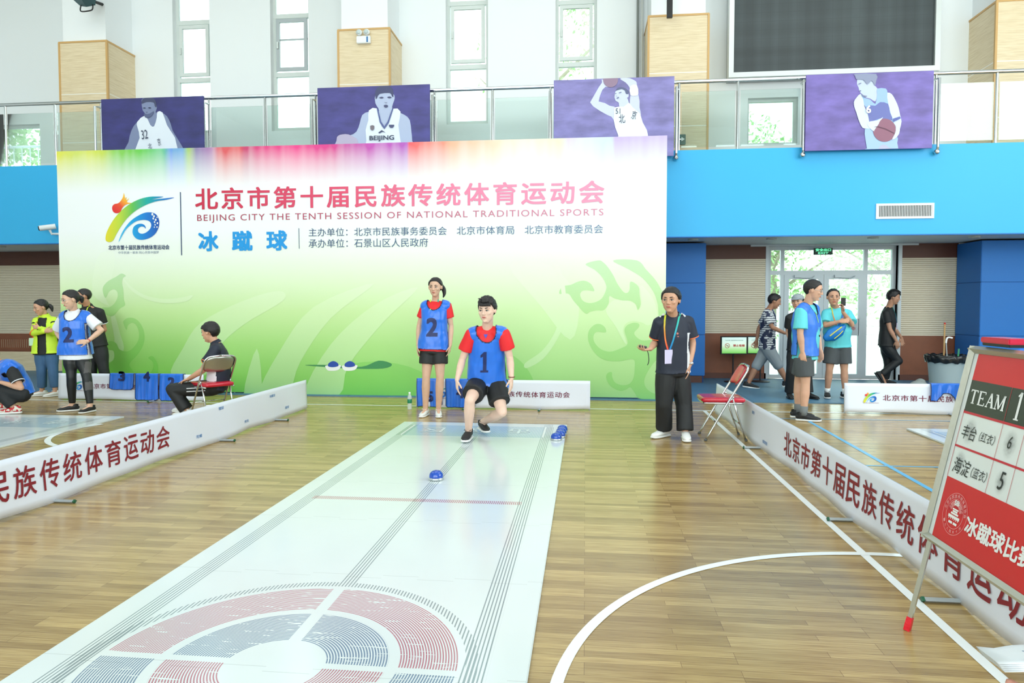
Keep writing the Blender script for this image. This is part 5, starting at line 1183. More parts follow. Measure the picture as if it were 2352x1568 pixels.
        if style == 'spiky':
            for i in range(26):
                x = -.055+.11*random.random(); y = .075*random.random()-.01; z = .108
                loft(bm, [h.H(x, y, z-.01), h.H(x+.012, y+.016, z+.010), h.H(x+.026, y+.020, z+.008)], [(.008*h.hs, .006*h.hs), (.006*h.hs, .004*h.hs), (.001, .001)], h.hr, 6)
            for i in range(10):
                x = -.05+.011*i; loft(bm, [h.H(x, .075, .085), h.H(x-.012, .094, .068), h.H(x-.024, .094, .050)], [(.010*h.hs, .006*h.hs), (.009*h.hs, .004*h.hs), (.002, .001)], h.hr, 6)
        o = obj('hair', bm, col or hair_m, h.root, True); return o
    def ponytail(h, pts, rs):
        bm = NB(); loft(bm, smooth_poly([h.H(*p) for p in pts], 3, False), [r for a, b in zip(rs, rs[1:]) for r in (a*h.hs, (a*2+b)/3*h.hs, (a+2*b)/3*h.hs)]+[rs[-1]*h.hs], h.hr, 12, rnd=.6); obj('ponytail', bm, hair_m, h.root, True)
    def finish(h, bm, voxel, cuts, wr=.004, smooth=3, wscale=9):
        b = remesh(bm, voxel, smooth)
        for v in b.verts:
            p = v.co; v.co = p+v.normal*(noise.noise(Vector((p.x*wscale, p.y*wscale, p.z*wscale*.45)))*wr+noise.noise(Vector((p.x*wscale*3, p.y*wscale*3, p.z*wscale*1.3)))*wr*.4)
        for pt, nr, rad in cuts:
            pt, nr = Vector(pt), Vector(nr).normalized()
            vs = [v for v in b.verts if (v.co-pt).length < rad]; vset = set(vs)
            es = {e for v in vs for e in v.link_edges if e.verts[0] in vset and e.verts[1] in vset}; fs = {f for v in vs for f in v.link_faces if all(w in vset for w in f.verts)}
            bmesh.ops.bisect_plane(b, geom=list(vs)+list(es)+list(fs), plane_co=pt, plane_no=nr, clear_outer=True)
        loose = [v for v in b.verts if not v.link_faces]
        if loose: bmesh.ops.delete(b, geom=loose, context='VERTS')
        return b
    def top(h, nm, m, ease=.016, hem=-.05, sleeve=.55, neck=.035, belly=0, flare=.01, sleeve_r=.066, wr=.005, voxel=.0095, neckn=None, hipw=None, long=None, trim=None):
        """shirt; sleeve = fraction of the upper arm, long = fraction of the forearm"""
        s, j, bm = h.s, h.J, NB(); k = .93 if h.fem else 1
        h.torso(bm, h.secs(ease, hem, belly=belly, flare=flare, hipw=hipw), rnd=0); cuts = []
        U = (h.spine(1)-h.spine(.8)).normalized()
        for c in 'AB':
            sh, el, wr_ = j['sh'+c], j['el'+c], j['wr'+c]
            limb(bm, h.spine(.955), sh, .058*s*k+ease*.4, .056*s*k+ease*.5)
            if sleeve and not long:
                e = sh.lerp(el, sleeve); loft(bm, [sh.lerp(h.spine(.93), .25), sh, sh.lerp(el, sleeve*.5), e], [.052*s*k, .060*s*k+ease*.4, (.060*s*k+ease*.4+sleeve_r*s*k)/2, sleeve_r*s*k], (1, 0, 0), 18)
            if long:
                limb(bm, sh, el, .060*s*k+ease*.5, .050*s*k, (.058*s*k, .054*s*k)); e = el.lerp(wr_, long); limb(bm, el, e, .050*s*k, .038*s*k, (.050*s*k, .046*s*k))
        b = h.finish(bm, voxel, cuts, wr); mats = m if isinstance(m, list) else [m]
        if len(mats) > 1 and trim:
            for f in b.faces:
                c = f.calc_center_median(); f.material_index = trim(h, c) 
        o = obj(nm, b, mats, h.root, True); h.covered = o; return o
    def bvh(h, o):
        off = loc_of(o); me = o.data; return BVHTree.FromPolygons([v.co+off for v in me.vertices], [tuple(p.vertices) for p in me.polygons])
    def bib(h, m=None, hem=-.06, drop=.075, ease=.030, flare=.02, num=None, nsz=(.12, .17), nu=-.30, label=None, skew=0, nx=0):
        s, bm = h.s, NB(); h.torso(bm, [(t, w*1.08, d) for t, w, d in h.secs(ease, hem-.06, flare=flare)], power=2.8)
        for c in 'AB': limb(bm, h.spine(.955), h.spine(.93).lerp(h.J['sh'+c], .86), .062*s+ease*.7, .060*s+ease*.75)
        U = (h.spine(1)-h.spine(.8)).normalized()
        sc_w, sc_h = .098*s, (.045+drop)*s
        cuts = [(h.spine(hem), (h.spine(hem-.1)-h.spine(hem)).normalized()+h.S*skew, .40*s), (h.spine(1.0)+U*.0*s, U, .095*s)]
        b = h.finish(bm, .0095, cuts, .007, wscale=11)
        # scooped neckline
        O_ = h.spine(1.0)+U*.02*s; E_ = lambda co: math.hypot((co-O_).dot(h.S)/sc_w, (co-O_).dot(U)/sc_h)
        fr_ = lambda co: (co-O_).dot(h.front) > -.03*s and (co-O_).dot(U) > -sc_h*1.3
        bmesh.ops.delete(b, geom=[f for f in b.faces if all(E_(v.co) < 1.04 and fr_(v.co) for v in f.verts)], context='FACES')
        for v in b.verts:
            e_ = E_(v.co)
            if v.is_boundary and fr_(v.co) and .7 < e_ < 1.3:
                d_ = v.co-O_; v.co += (h.S*d_.dot(h.S)+U*d_.dot(U))*(1/e_-1)
        # open side slits under the arms, front and back panels
        ctr = [h.spine(t) for t in (0, .5, 1)]
        kill = []
        for f in b.faces:
            c = f.calc_center_median(); t = (c-h.pel).dot(h.neck-h.pel)/(h.neck-h.pel).length_squared
            cc = h.spine(max(-.3, min(1, t))); sd = (c-cc).dot(h.S); fr = (c-cc).dot(h.front)
            if t < .74 and abs(sd) > h.hw*.8 and abs(fr+.03*s) < .024*s: kill.append(f)
        bmesh.ops.delete(b, geom=kill, context='FACES')
        loose = [v for v in b.verts if not v.link_faces]; bmesh.ops.delete(b, geom=loose, context='VERTS')
        bv = {v for v in b.verts if v.is_boundary}; 
        for f in b.faces: f.material_index = 1 if any(v in bv for v in f.verts) else 0
        o = obj('bib', b, [m or sat, pip], h.root, True); md = None; h.covered = o
        if num:
            T = h.bvh(o); O = h.neck; Uv = (h.neck-h.pel).normalized(); w_, hh = nsz[0]*s, nsz[1]*s
            def bend(a, b_):
                p = O+h.S*(a-w_/2+nx*s)+Uv*(nu*s+b_); hit = T.ray_cast(p+h.front*.6, -h.front); q = hit[0] if hit[0] else p+h.front*.14; return q+h.front*.0045
            for nm_, bo, mm_, wd in (('bib_number', .035, numm, 0),):
                bm = NB(); 
                if num == '1': flat(bm, [(x*w_, y*hh, 0) for x, y in ((.05, 0), (.95, 0), (.95, .10), (.74, .10), (.74, 1), (.46, 1), (.05, .84), (.05, .72), (.34, .77), (.34, .10), (.05, .10))], 0, (0, 0, 1))
                else: text(bm, num, (0, 0, 0), (1, 0, 0), (0, 1, 0), w_, hh, bo, bend=None)
                bmesh.ops.triangulate(bm, faces=bm.faces[:])
                for _ in range(3):
                    es = [e for e in bm.edges if e.calc_length() > .02]
                    if not es: break
                    bmesh.ops.subdivide_edges(bm, edges=es, cuts=1); bmesh.ops.triangulate(bm, faces=[f for f in bm.faces if len(f.verts) > 3])
                for v in bm.verts: v.co = bend(v.co.x, v.co.y)
                obj(nm_, bm, mm_, o)
        return o
    def strap(h, nm, m, pts, w=.010, over=None, off=.004, parent=None):
        """ribbon over the front: pts = (side, up) from the neck base"""
        T = h.bvh(over or h.covered); O = h.neck; U = (h.neck-h.pel).normalized(); P = []
        for a, b in smooth_poly([tuple(p) for p in pts], 5, False):
            p = O+h.S*a*h.s+U*b*h.s; hit = T.ray_cast(p+h.front*.6, -h.front); q = hit[0] if hit[0] else p+h.front*.05
            if (q-p).dot(h.front) < -.02: q = p+h.front*.03
            P.append(q+h.front*off)
        bm = NB(); loft(bm, P, [(w, .0016)]*len(P), h.S, 6); return obj(nm, bm, m, parent or h.root), P[-1]
    def badge(h, at, m, w=.045, hgt=.065, parent=None):
        bm = NB(); U = (h.neck-h.pel).normalized(); c = at-U*hgt*.9+h.front*.008
        vs = [c+h.S*a*w+U*b*hgt+h.front*o for o in (-.002, .002) for a, b in ((-1, -1), (1, -1), (1, 1), (-1, 1))]; V8 = [bm.verts.new(v) for v in vs]
        for q in ((0, 3, 2, 1), (4, 5, 6, 7), (0, 1, 5, 4), (1, 2, 6, 5), (2, 3, 7, 6), (3, 0, 4, 7)): bm.faces.new([V8[i] for i in q])
        bmesh.ops.recalc_face_normals(bm, faces=bm.faces[:]); return obj('name_badge', bm, m, parent or h.root)
    def bottoms(h, nm, m, end=.8, ease=.014, hem_r=.085, waist=.16, knee_r=None, wr=.004, voxel=.0095, ankle_r=None, stripe=None):
        """end: 0..1 on the thigh, 1..2 on the shin"""
        s, j, bm = h.s, h.J, NB(); hp = .165*s
        h.torso(bm, rnd=.2, secs=[(-.10, hp*.92+ease, .105*s+ease), (0, hp+ease*.9, .113*s+ease), (waist+.04, hp*.93+ease*.6, .108*s+ease*.6)]); cuts = []
        for c in 'AB':
            hi, kn, an = j['hip'+c], j['kn'+c], j['an'+c]
            if end <= 1.0:
                e = hi.lerp(kn, end); loft(bm, [hi-(kn-hi)*.08, hi.lerp(kn, end*.45), e], [.092*s+ease, (.096*s+ease+hem_r*s)/2, hem_r*s], (1, 0, 0), 20)
            else:
                kr = (knee_r or .066)*s; ar = (ankle_r or hem_r)*s
                limb(bm, hi, kn, .092*s+ease, kr, (.090*s+ease, kr*1.12)); f = end-1; e = kn.lerp(an, f); ell(bm, kn, (kr, kr, kr)); loft(bm, [kn, kn.lerp(e, .3), kn.lerp(e, .6), e], [kr, max(kr*.85+ar*.15, .061*s), max((kr+ar)/2, .052*s), ar], (1, 0, 0), 18)
        b = h.finish(bm, voxel, cuts, wr); mats = m if isinstance(m, list) else [m]
        if len(mats) > 1 and stripe:
            for f in b.faces: f.material_index = stripe(h, f.calc_center_median())
        return obj(nm, b, mats, h.root, True)
    def collar(h, m, r=.068, hgt=.035, nm='collar'):
        U = (h.spine(1.02)-h.spine(.85)).normalized(); c = h.spine(1.0)+U*.018*h.s; b = NB()
        Uc = (U+h.front*.30).normalized(); rs = []
        for rr, z in ((r*1.30, -.012), (r*1.18, .010), (r*.98, hgt), (r*.93, hgt), (r*1.1, .004)):
            ring = []
            for k in range(28):
                a = 2*math.pi*k/28; fr = Uc.cross(h.S); v = h.S*math.cos(a)+fr*math.sin(a); dip = max(0, v.normalized().dot(h.front))**6*.02
                ring.append(b.verts.new(c+v*rr*h.s*(1-.12*abs(math.sin(a)))+Uc*(z-dip)*h.s))
            rs.append(ring)
        for a_, b_ in zip(rs, rs[1:]):
            for k in range(28): b.faces.new((a_[k], a_[(k+1) % 28], b_[(k+1) % 28], b_[k]))
        bmesh.ops.recalc_face_normals(b, faces=b.faces[:]); return obj(nm, b, m, h.root, True)
    def cuff(h, c, t, m, r, nm='sleeve_trim', seg='arm'):
        a, b = (h.J['sh'+c], h.J['el'+c]) if seg == 'arm' else (h.J['el'+c], h.J['wr'+c]) if seg == 'fore' else (h.J['kn'+c], h.J['an'+c])
        bm = NB(); d = (b-a).normalized(); p = a.lerp(b, t); loft(bm, [p-d*.005, p+d*.005], [r*h.s]*2, (1, 0, 0), 20, cap=False); loft(bm, [p-d*.005, p+d*.005], [r*h.s*.95]*2, (1, 0, 0), 20, cap=False); return obj(nm, bm, m, h.root, True)
    def socks(h, m, t=.8, r=.047):
        for c in 'AB':
            bm = NB(); a, b = h.J['kn'+c], h.J['an'+c]; loft(bm, [a.lerp(b, t), a.lerp(b, .93), b-Vector((0, 0, .015))], [r*h.s, r*.95*h.s, r*.98*h.s], (1, 0, 0), 16); obj('sock', bm, m, h.root, True)
    def shoes(h, up, sole=None, lace=None, kind='sneaker', tilt=None, ln=1.0):
        for c in 'AB':
            an = h.J['an'+c]; fd = Vector(h.J['ft'+c]).normalized(); u = Vector((0, 0, 1)); u = (u-fd*u.dot(fd)).normalized(); sd = fd.cross(u); s = h.s*(.92 if h.fem else 1)*ln
            o = an-u*.085*h.s; q = lambda x, z: o+fd*x*s+u*z*s
            bm = NB(); loft(bm, [q(x, z) for x, z in ((-.078, .046), (-.055, .056), (-.02, .064), (.04, .056), (.10, .044), (.15, .038), (.185, .034))], [(w*s, t*s) for w, t in ((.022, .024), (.034, .034), (.040, .040), (.043, .034), (.047, .026), (.042, .021), (.022, .012))], sd, 18, rnd=.5)
            loft(bm, [q(-.03, .07), q(-.035, .105)], [(.040*s, .048*s), (.037*s, .044*s)], sd, 16, cap=False)
            sh = obj('shoe', bm, up, h.root, True); bm = NB()
            loft(bm, [q(-.09, .014), q(-.075, .0135), (q(.03, .0135)), q(.12, .0135), q(.17, .015), q(.20, .020)], [(w*s, t*s) for w, t in ((.020, .012), (.037, .0135), (.041, .0132), (.049, .0132), (.041, .0128), (.016, .008))], sd, 16, power=3)
            obj('sole', bm, sole or white_rub, sh, True)
            if lace:
                bm = NB()
                for i in range(4): x = .035+.022*i; z = .091-.0125*i; tube(bm, [q(x, z-.012)+sd*.026*s, q(x+.004, z+.003), q(x, z-.012)-sd*.026*s], .0032*s, 6)
                for sg in (-1, 1): tube(bm, smooth_poly([q(.03, .096), q(.02, .108)+sd*.02*sg*s, q(.045, .102)+sd*.036*sg*s, q(.035, .092)], 3, False), .0024*s, 6)
                obj('laces', bm, lace, sh)
def chk(n, h):
    j = h.J; L = lambda a, b: round((j[a]-j[b]).length/h.s, 2)
    print('BODY', n, 'arm', L('shA', 'elA'), L('elA', 'wrA'), L('shB', 'elB'), L('elB', 'wrB'), 'leg', L('hipA', 'knA'), L('knA', 'anA'), L('hipB', 'knB'), L('knB', 'anB'), 'sp', L('neck', 'pelvis'), 'hw', round(h.hw/h.s, 3), 'headz', round(j['head'].z+.12*h.s, 2))
redT = mat('red sports shirt', (228, 30, 38), .6, bump=.05, bscale=30); blk_s = mat('black sports shorts', (26, 28, 30), .6); blk_t = mat('black trousers', (24, 27, 30), .65, bump=.1, bscale=20); blk_shoe = mat('black shoe mesh', (30, 32, 34), .6); blk_lace = mat('black laces', (18, 18, 20), .6)
def lany_mat(nm, top, bot):
    m, nt, b = base(nm); x, y, z, vec = coords(nt, 'Generated'); nt.links.new(ramp(nt, z, [(0, bot), (.5, tuple((a+c)//2 for a, c in zip(top, bot))), (1, top)]), b.inputs['Base Color']); b.inputs['Roughness'].default_value = .5; return m
ly_yr = lany_mat('yellow to red lanyard', (200, 220, 50), (232, 60, 40)); ly_gb = lany_mat('green to blue lanyard', (40, 190, 150), (30, 130, 210)); ly_yg = lany_mat('yellow green lanyard', (214, 226, 60), (150, 220, 90)); card = mat('pale lilac name card', (206, 200, 232), .3)
DN = Vector((0, 0, -1))
# ---- 1 kicker
K = Human('person in red shirt and blue bib number 1, lunging after kicking the ball', dict(
    head=(1119, 713, 7.06), neck=(1119, 755, 7.20), spine=(1118, 815, 7.30), pelvis=(1118, 872, 7.34), shA=(1083, 768, 7.16), shB=(1157, 767, 7.16), elA=(1062, 826, 7.22), elB=(1171, 822, 7.22), wrA=(1050, 872, 7.12), wrB=(1175, 868, 7.08),
    hipA=(1099, 882, 7.30), hipB=(1138, 882, 7.32), knA=(1079, 919, 6.94), knB=(1153, 946, 7.12), anA=(1076, 985, 7.12), anB=(1108, 975, 7.56), ftA=Vector((-.06, -1, 0)), ftB=Vector((.42, -.9, -.02))), (-.05, -1, 0), (-.25, -1, -.12), 1.04, (236, 200, 180), floor=.02)
K.J['anA'].z = .115; K.J['anB'].z = .135
K.body({'A': ((.05, -.25, -1), (.9, .35, 0), 1), 'B': ((.0, -.3, -1), (-.9, .2, 0), -1)}, (.45, .30))
K.hair('spiky', .001); K.top('shirt', redT, ease=.022, hem=-.10, sleeve=.62, neck=.012, sleeve_r=.082); K.bottoms('shorts', blk_s, end=.66, ease=.022, hem_r=.112); K.bib(hem=-.04, num='1', nsz=(.09, .22), nu=-.46, skew=-.25, flare=.03)
K.shoes(blk_shoe, None, blk_lace); chk('kicker', K)
bm = NB()
for i in range(20):
    a = i*.314; c = K.J['wrB']+Vector((.031*math.cos(a), .031*math.sin(a), .012)); ell(bm, c, (.0055,)*3, None, 0, 8, 6)
obj('bead_bracelet', bm, mat('brown wooden beads', (120, 70, 44), .4), K.root, True)
bm = NB(); T = K.bvh(K.root.children[[c.name.split('.')[0] for c in K.root.children].index('shirt')]); P3 = []
for a, b in ((-.022, -.055), (.022, -.055), (0, -.10)):
    p = K.neck+K.S*a+Vector((0, 0, b)); hit = T.ray_cast(p+K.front*.5, -K.front); P3.append((hit[0] or p)+K.front*.006)
flat(bm, P3); obj('shirt_emblem', bm, mat('blue emblem', (60, 70, 190), .5), K.root)
# ---- 2 woman bib 2 in red
Wm = Human('person with a ponytail in red shirt and blue bib number 2, standing before the backdrop', dict(
    head=(1000, 660, 8.66), neck=(1000, 694, 8.74), pelvis=(996, 800, 8.72), shA=(976, 703, 8.74), shB=(1027, 703, 8.74), elA=(963, 747, 8.76), elB=(1036, 748, 8.76), wrA=(960, 793, 8.68), wrB=(1034, 793, 8.68),
    hipA=(984, 808, 8.72), hipB=(1009, 808, 8.72), knA=(979, 864, 8.68), knB=(1011, 864, 8.68), anA=(977, 930, 8.74), anB=(1007, 930, 8.74), ftA=Vector((-.12, -1, 0)), ftB=Vector((.25, -1, 0))), (0, -1, 0), (-.06, -1, -.10), 1.0, (222, 180, 154), female=True, hs=.98)
Wm.body({'A': ((.0, -.12, -1), (1, 0, 0), 1), 'B': ((-.1, -.12, -1), (-1, 0, 0), -1)}, (.4, .5))
Wm.hair('tied'); Wm.ponytail([(.0, -.105, .045), (-.03, -.125, .02), (-.07, -.11, -.03), (-.085, -.08, -.085), (-.075, -.06, -.13)], [.022, .030, .030, .022, .006])
Wm.top('shirt', redT, ease=.018, hem=-.06, sleeve=.60, neck=.010, sleeve_r=.072); Wm.bottoms('shorts', blk_s, end=.50, ease=.018, hem_r=.108); Wm.bib(hem=-.015, num='2', nsz=(.15, .24), nu=-.44, flare=.015)
for a, m in ((-.055, ly_yg), (.05, ly_gb)): Wm.strap('lanyard', m, [(a, .035), (a*.9, -.02), (a*.6, -.10)], .008, off=.008)
Wm.shoes(mat('white canvas shoe', (226, 230, 226), .6), None, wp); chk('w2', Wm)
bm = NB(); a_ = Wm.J['anA']; loft(bm, [a_+Vector((0, 0, .045)), a_+Vector((0, 0, .052))], [.037, .037], (1, 0, 0), 16); obj('anklet', bm, mat('red thread', (206, 60, 50), .6), Wm.root)
# ---- 3 referee
navy = mat('navy polo', (28, 36, 54), .65, bump=.05, bscale=40); wpan = mat('white side panel', (228, 232, 238), .6); orange = mat('orange piping', (236, 120, 70), .6)
Rf = Human('person in navy polo with lanyard holding a small device, standing right of the lane', dict(
    head=(1541, 690, 7.44), neck=(1546, 727, 7.56), pelvis=(1546, 848, 7.58), shA=(1514, 741, 7.50), shB=(1580, 739, 7.62), elA=(1505, 786, 7.60), elB=(1591, 787, 7.66), wrA=(1494, 801, 7.34), wrB=(1584, 838, 7.56),
    hipA=(1529, 862, 7.54), hipB=(1562, 862, 7.62), knA=(1525, 928, 7.52), knB=(1571, 930, 7.58), anA=(1525, 986, 7.62), anB=(1574, 992, 7.50), ftA=Vector((-.75, -.7, 0)), ftB=Vector((-.02, -1, 0))), (-.22, -1, 0), (-.42, -1, -.06), 1.02, (208, 160, 132), hs=1.06)
Rf.body({'A': ((-.75, -.45, -.1), (.1, .1, 1), 1), 'B': ((-.15, -.1, -1), (-1, .1, 0), -1)}, (.9, .45))
Rf.hair('short', .003)
side_trim = lambda h, c: 1 if ((c-h.spine(.4)).dot(h.S) > h.hw*.62 and (c-h.neck).z < -.17 and (c-h.J['elB']).length > .16) else 0
Rf.top('polo_shirt', [navy, wpan], ease=.024, hem=-.06, sleeve=.72, neck=.03, sleeve_r=.078, belly=.012, trim=side_trim)
Rf.collar(navy); Rf.cuff('A', .72, orange, .080); Rf.cuff('B', .72, orange, .080)
Rf.bottoms('trousers', blk_t, end=1.97, ease=.018, knee_r=.088, ankle_r=.090)
_, e1 = Rf.strap('lanyard', ly_yr, [(-.085, .02), (-.088, -.10), (-.075, -.24), (-.045, -.34)], .010, off=.006); _, e2 = Rf.strap('lanyard', ly_gb, [(.085, .03), (.06, -.10), (.02, -.24), (-.02, -.34)], .010, off=.006)
cd_ = Rf.badge((e1+e2)/2-Vector((0, 0, .01)), card, .048, .075)
for sgn in (-1, 1):
    Rf.strap('shoulder_stripe', wpan, [(sgn*.10, .03), (sgn*.15, .0)], .012, off=.003)
bm = NB(); T = Rf.bvh(Rf.covered); p = Rf.neck+Rf.S*.07+Vector((0, 0, -.2)); hit = T.ray_cast(p+Rf.front*.5, -Rf.front)[0]
if hit:
    ell(bm, hit+Vector((0, 0, .02)), (.012, .004, .012)); ell(bm, hit+Vector((0, 0, -.012)), (.017, .003, .006)); obj('chest_emblem', bm, mat('small chest emblem', (200, 120, 110), .5), Rf.root)
bm = NB(); p0 = Rf.J['wrB']; loft(bm, [p0+Vector((0, 0, .03)), p0+Vector((0, 0, .012))], [.030, .030], (1, 0, 0), 20); ell(bm, p0+Vector((.02, -.026, .021)), (.017, .010, .017)); obj('wrist_watch', bm, chrome2, Rf.root, True)
ws = mat('white slip on shoe', (238, 240, 240), .5); Rf.shoes(ws, None, None); chk('ref', Rf)
hp = Rf.J['wrA']+Vector((-.075, -.05, .022)); t = thing('remote_device', 'small black device with strap held in the hand of the person in navy polo', 'device', hp)
bm = NB(); loft(bm, [hp+Vector((.03, .02, -.006)), hp+Vector((-.045, -.02, .012))], [(.014, .008), (.013, .007)], (0, 0, 1), 10, rnd=.6); obj('device_body', bm, mat('dark device', (50, 54, 58), .4), t, True)
bm = NB(); tube(bm, smooth_poly([hp+Vector((.03, .02, -.01)), hp+Vector((.05, .0, -.08)), hp+Vector((.055, .0, -.15)), hp+Vector((.04, .0, -.19))], 4, False), .004, 8); obj('wrist_strap', bm, bk, t)
# ---- 4 vest man
cyan = mat('turquoise t shirt', (96, 206, 216), .65, bump=.05, bscale=30); gsh = mat('charcoal marl shorts', (74, 80, 84), .75, var=.15, bscale=150); vest = mat('royal blue mesh vest', (56, 122, 226), .4, bump=.08, bscale=16, var=.1)
Vm = Human('person with glasses in turquoise shirt and blue vest, standing sideways behind the right barrier', dict(
    head=(1868, 667, 8.92), neck=(1853, 702, 8.98), pelvis=(1849, 815, 8.98), shA=(1840, 716, 8.80), shB=(1868, 712, 9.14), elA=(1838, 766, 8.76), elB=(1876, 762, 9.2), wrA=(1843, 808, 8.78), wrB=(1884, 803, 9.12),
    hipA=(1846, 825, 8.88), hipB=(1848, 822, 9.06), knA=(1850, 880, 8.86), knB=(1834, 878, 9.10), anA=(1846, 936, 8.86), anB=(1833, 930, 9.10), ftA=Vector((1, -.28, 0)), ftB=Vector((1, -.2, 0))), (.88, -.46, 0), (.93, -.34, -.22), 1.04, (218, 172, 146))
Vm.body({'A': ((.1, -.1, -1), (.6, .8, 0), -1), 'B': ((.1, 0, -1), (-.6, -.8, 0), 1)}, (.5, .5)); Vm.hair('short', .0)
Vm.top('t_shirt', cyan, ease=.026, hem=-.08, sleeve=.80, neck=.03, sleeve_r=.086, belly=.03); Vm.bottoms('shorts', gsh, end=.72, ease=.022, hem_r=.108)
Vm.bib(vest, hem=-.0, ease=.040, flare=.02)
bm = NB(); U0 = Vm.spine(.42); loft(bm, [U0-Vector((0, 0, .012)), U0+Vector((0, 0, .012))], [(.195, .165)]*2, Vm.S, 28, cap=False); obj('vest_strap', bm, bk, Vm.root)
Vm.strap('lanyard', ly_yg, [(-.08, .02), (-.075, -.08), (-.05, -.2)], .008, off=.006)
def glasses(h, m):
    bm = NB()
    for sg in (-1, 1):
        c = (sg*.032, .094, .008); tube(bm, [h.H(c[0]+.021*math.cos(a*.5236), c[1]-abs(c[0]+.021*math.cos(a*.5236))*.12, c[2]+.016*math.sin(a*.5236)) for a in range(13)], .0016, 6)
        tube(bm, [h.H(sg*.053, .086, .012), h.H(sg*.078, .04, .012), h.H(sg*.082, -.01, .006)], .0016, 6)
    tube(bm, [h.H(-.011, .097, .012), h.H(.011, .097, .012)], .0016, 6); obj('glasses', bm, m, h.root)
glasses(Vm, chrome); Vm.socks(mat('grey sock', (116, 122, 124), .8), .74); Vm.shoes(blk_shoe, None, blk_lace); chk('vest', Vm)
# ---- 5 man with the waist bag
Bm = Human('person in turquoise shirt with arms folded and blue sling bag, standing by the glazed door', dict(
    head=(1914, 683, 10.94), neck=(1921, 709, 11.02), pelvis=(1924, 792, 11.02), shA=(1898, 720, 10.98), shB=(1947, 720, 11.02), elA=(1896, 747, 10.86), elB=(1957, 746, 10.86), wrA=(1928, 738, 10.74), wrB=(1936, 716, 10.72),
    hipA=(1911, 802, 11.0), hipB=(1937, 802, 11.0), knA=(1905, 848, 10.98), knB=(1939, 848, 10.98), anA=(1900, 896, 11.06), anB=(1941, 898, 11.0), ftA=Vector((-.3, -1, 0)), ftB=Vector((.35, -1, 0))), (-.05, -1, 0), (-.15, -1, -.05), .99, (206, 158, 130), floor=.012, hs=1.04)
Bm.body({'A': ((1, -.1, .1), (0, .6, -.3), 1), 'B': ((-.15, -.2, .9), (-.9, -.3, 0), 1)}, (.35, 1.0)); Bm.hair('bald')
Bm.top('t_shirt', cyan, ease=.028, hem=-.07, sleeve=.8, neck=.02, sleeve_r=.090, belly=.05); Bm.bottoms('shorts', gsh, end=.72, ease=.024, hem_r=.112)
Bm.strap('lanyard', ly_yr, [(-.09, .02), (-.085, -.12), (-.06, -.25)], .008, off=.006)
Bm.strap('bag_strap', mat('blue webbing', (30, 110, 190), .5), [(.10, .03), (.05, -.12), (-.03, -.26)], .016, off=.012)
Bm.socks(wp, .80, .044); Bm.shoes(blk_shoe, None, blk_lace); chk('bagman', Bm)
c = W(1918, 768, 10.80); t = thing('sling_bag', 'bright blue sling bag with yellow zips across the front of the person by the door', 'bag', c)
bm = NB(); loft(bm, [c+Vector((-.14, .0, -.06)), c+Vector((-.06, -.02, -.01)), c+Vector((.05, -.02, .06)), c+Vector((.13, .0, .13))], [(.05, .04), (.10, .06), (.09, .055), (.035, .03)], (0.5, 0, -.7), 18, rnd=.7); obj('bag_body', bm, mat('bright blue nylon', (0, 116, 200), .4, bump=.2, bscale=14), t, True)
bm = NB(); tube(bm, smooth_poly([c+Vector((-.10, -.075, -.02)), c+Vector((-.01, -.085, .06)), c+Vector((.07, -.075, .12))], 4, False), .008, 8); tube(bm, smooth_poly([c+Vector((-.04, -.085, -.06)), c+Vector((.03, -.085, .0)), c+Vector((.09, -.07, .06))], 4, False), .006, 8); obj('yellow_zip', bm, mat('yellow trim', (226, 220, 70), .5), t)
c = W(1937, 693, 10.68); t = thing('phone', 'black phone held up beside the face of the person with sling bag', 'phone', c)
bm = NB(); box(bm, c+Vector((-.035, -.008, -.06)), c+Vector((.035, .006, .06)), bev=.004); obj('phone_body', bm, bk, t)
# ---- 6 walking man in patterned shirt
mm, nt, b = base('navy and white patterned cotton'); x, y, z, vec = coords(nt)
n1 = tex_noise(nt, vec, 9, 3); st = ((z*26+n1*1.4).fract()).lt(.42); blot = tex_noise(nt, vec, 7, 2).gt(.55)
nt.links.new(mixc(nt, (st*.9).max(blot), (222, 226, 228), (34, 44, 74)), b.inputs['Base Color']); b.inputs['Roughness'].default_value = .7
grs = mat('grey jersey', (150, 160, 166), .8, bump=.15, bscale=12)
Wk = Human('person in navy and white patterned shirt and grey cropped trousers, walking right past the door', dict(
    head=(1779, 692, 12.2), neck=(1766, 711, 12.24), pelvis=(1762, 793, 12.24), shA=(1760, 722, 12.08), shB=(1766, 720, 12.40), elA=(1774, 752, 11.98), elB=(1744, 752, 12.5), wrA=(1803, 765, 11.96), wrB=(1738, 781, 12.48),
    hipA=(1764, 800, 12.16), hipB=(1762, 800, 12.32), knA=(1787, 838, 12.14), knB=(1738, 840, 12.28), anA=(1808, 872, 12.12), anB=(1719, 880, 12.24), ftA=Vector((1, -.05, .18)), ftB=Vector((1, -.15, -.12))), (.98, -.2, 0), (.95, -.1, -.3), 1.0, (176, 128, 100), floor=.012, plant=('B',))
Wk.J['anA'].z = .14
Wk.body({'A': ((1, 0, -.25), (0, .3, 1), -1), 'B': ((-.1, 0, -1), (0, -1, 0), 1)}, (.4, .5)); Wk.hair('short', .002)
Wk.top('patterned_shirt', mm, ease=.024, hem=-.10, sleeve=.75, neck=.02, sleeve_r=.080); Wk.bottoms('cropped_trousers', grs, end=1.18, ease=.020, knee_r=.088, ankle_r=.070)
Wk.strap('lanyard', mat('blue lanyard', (60, 90, 190), .5), [(-.05, .02), (-.05, -.08), (-.03, -.2)], .007, off=.006); Wk.shoes(blk_shoe, None, None); chk('walk', Wk)
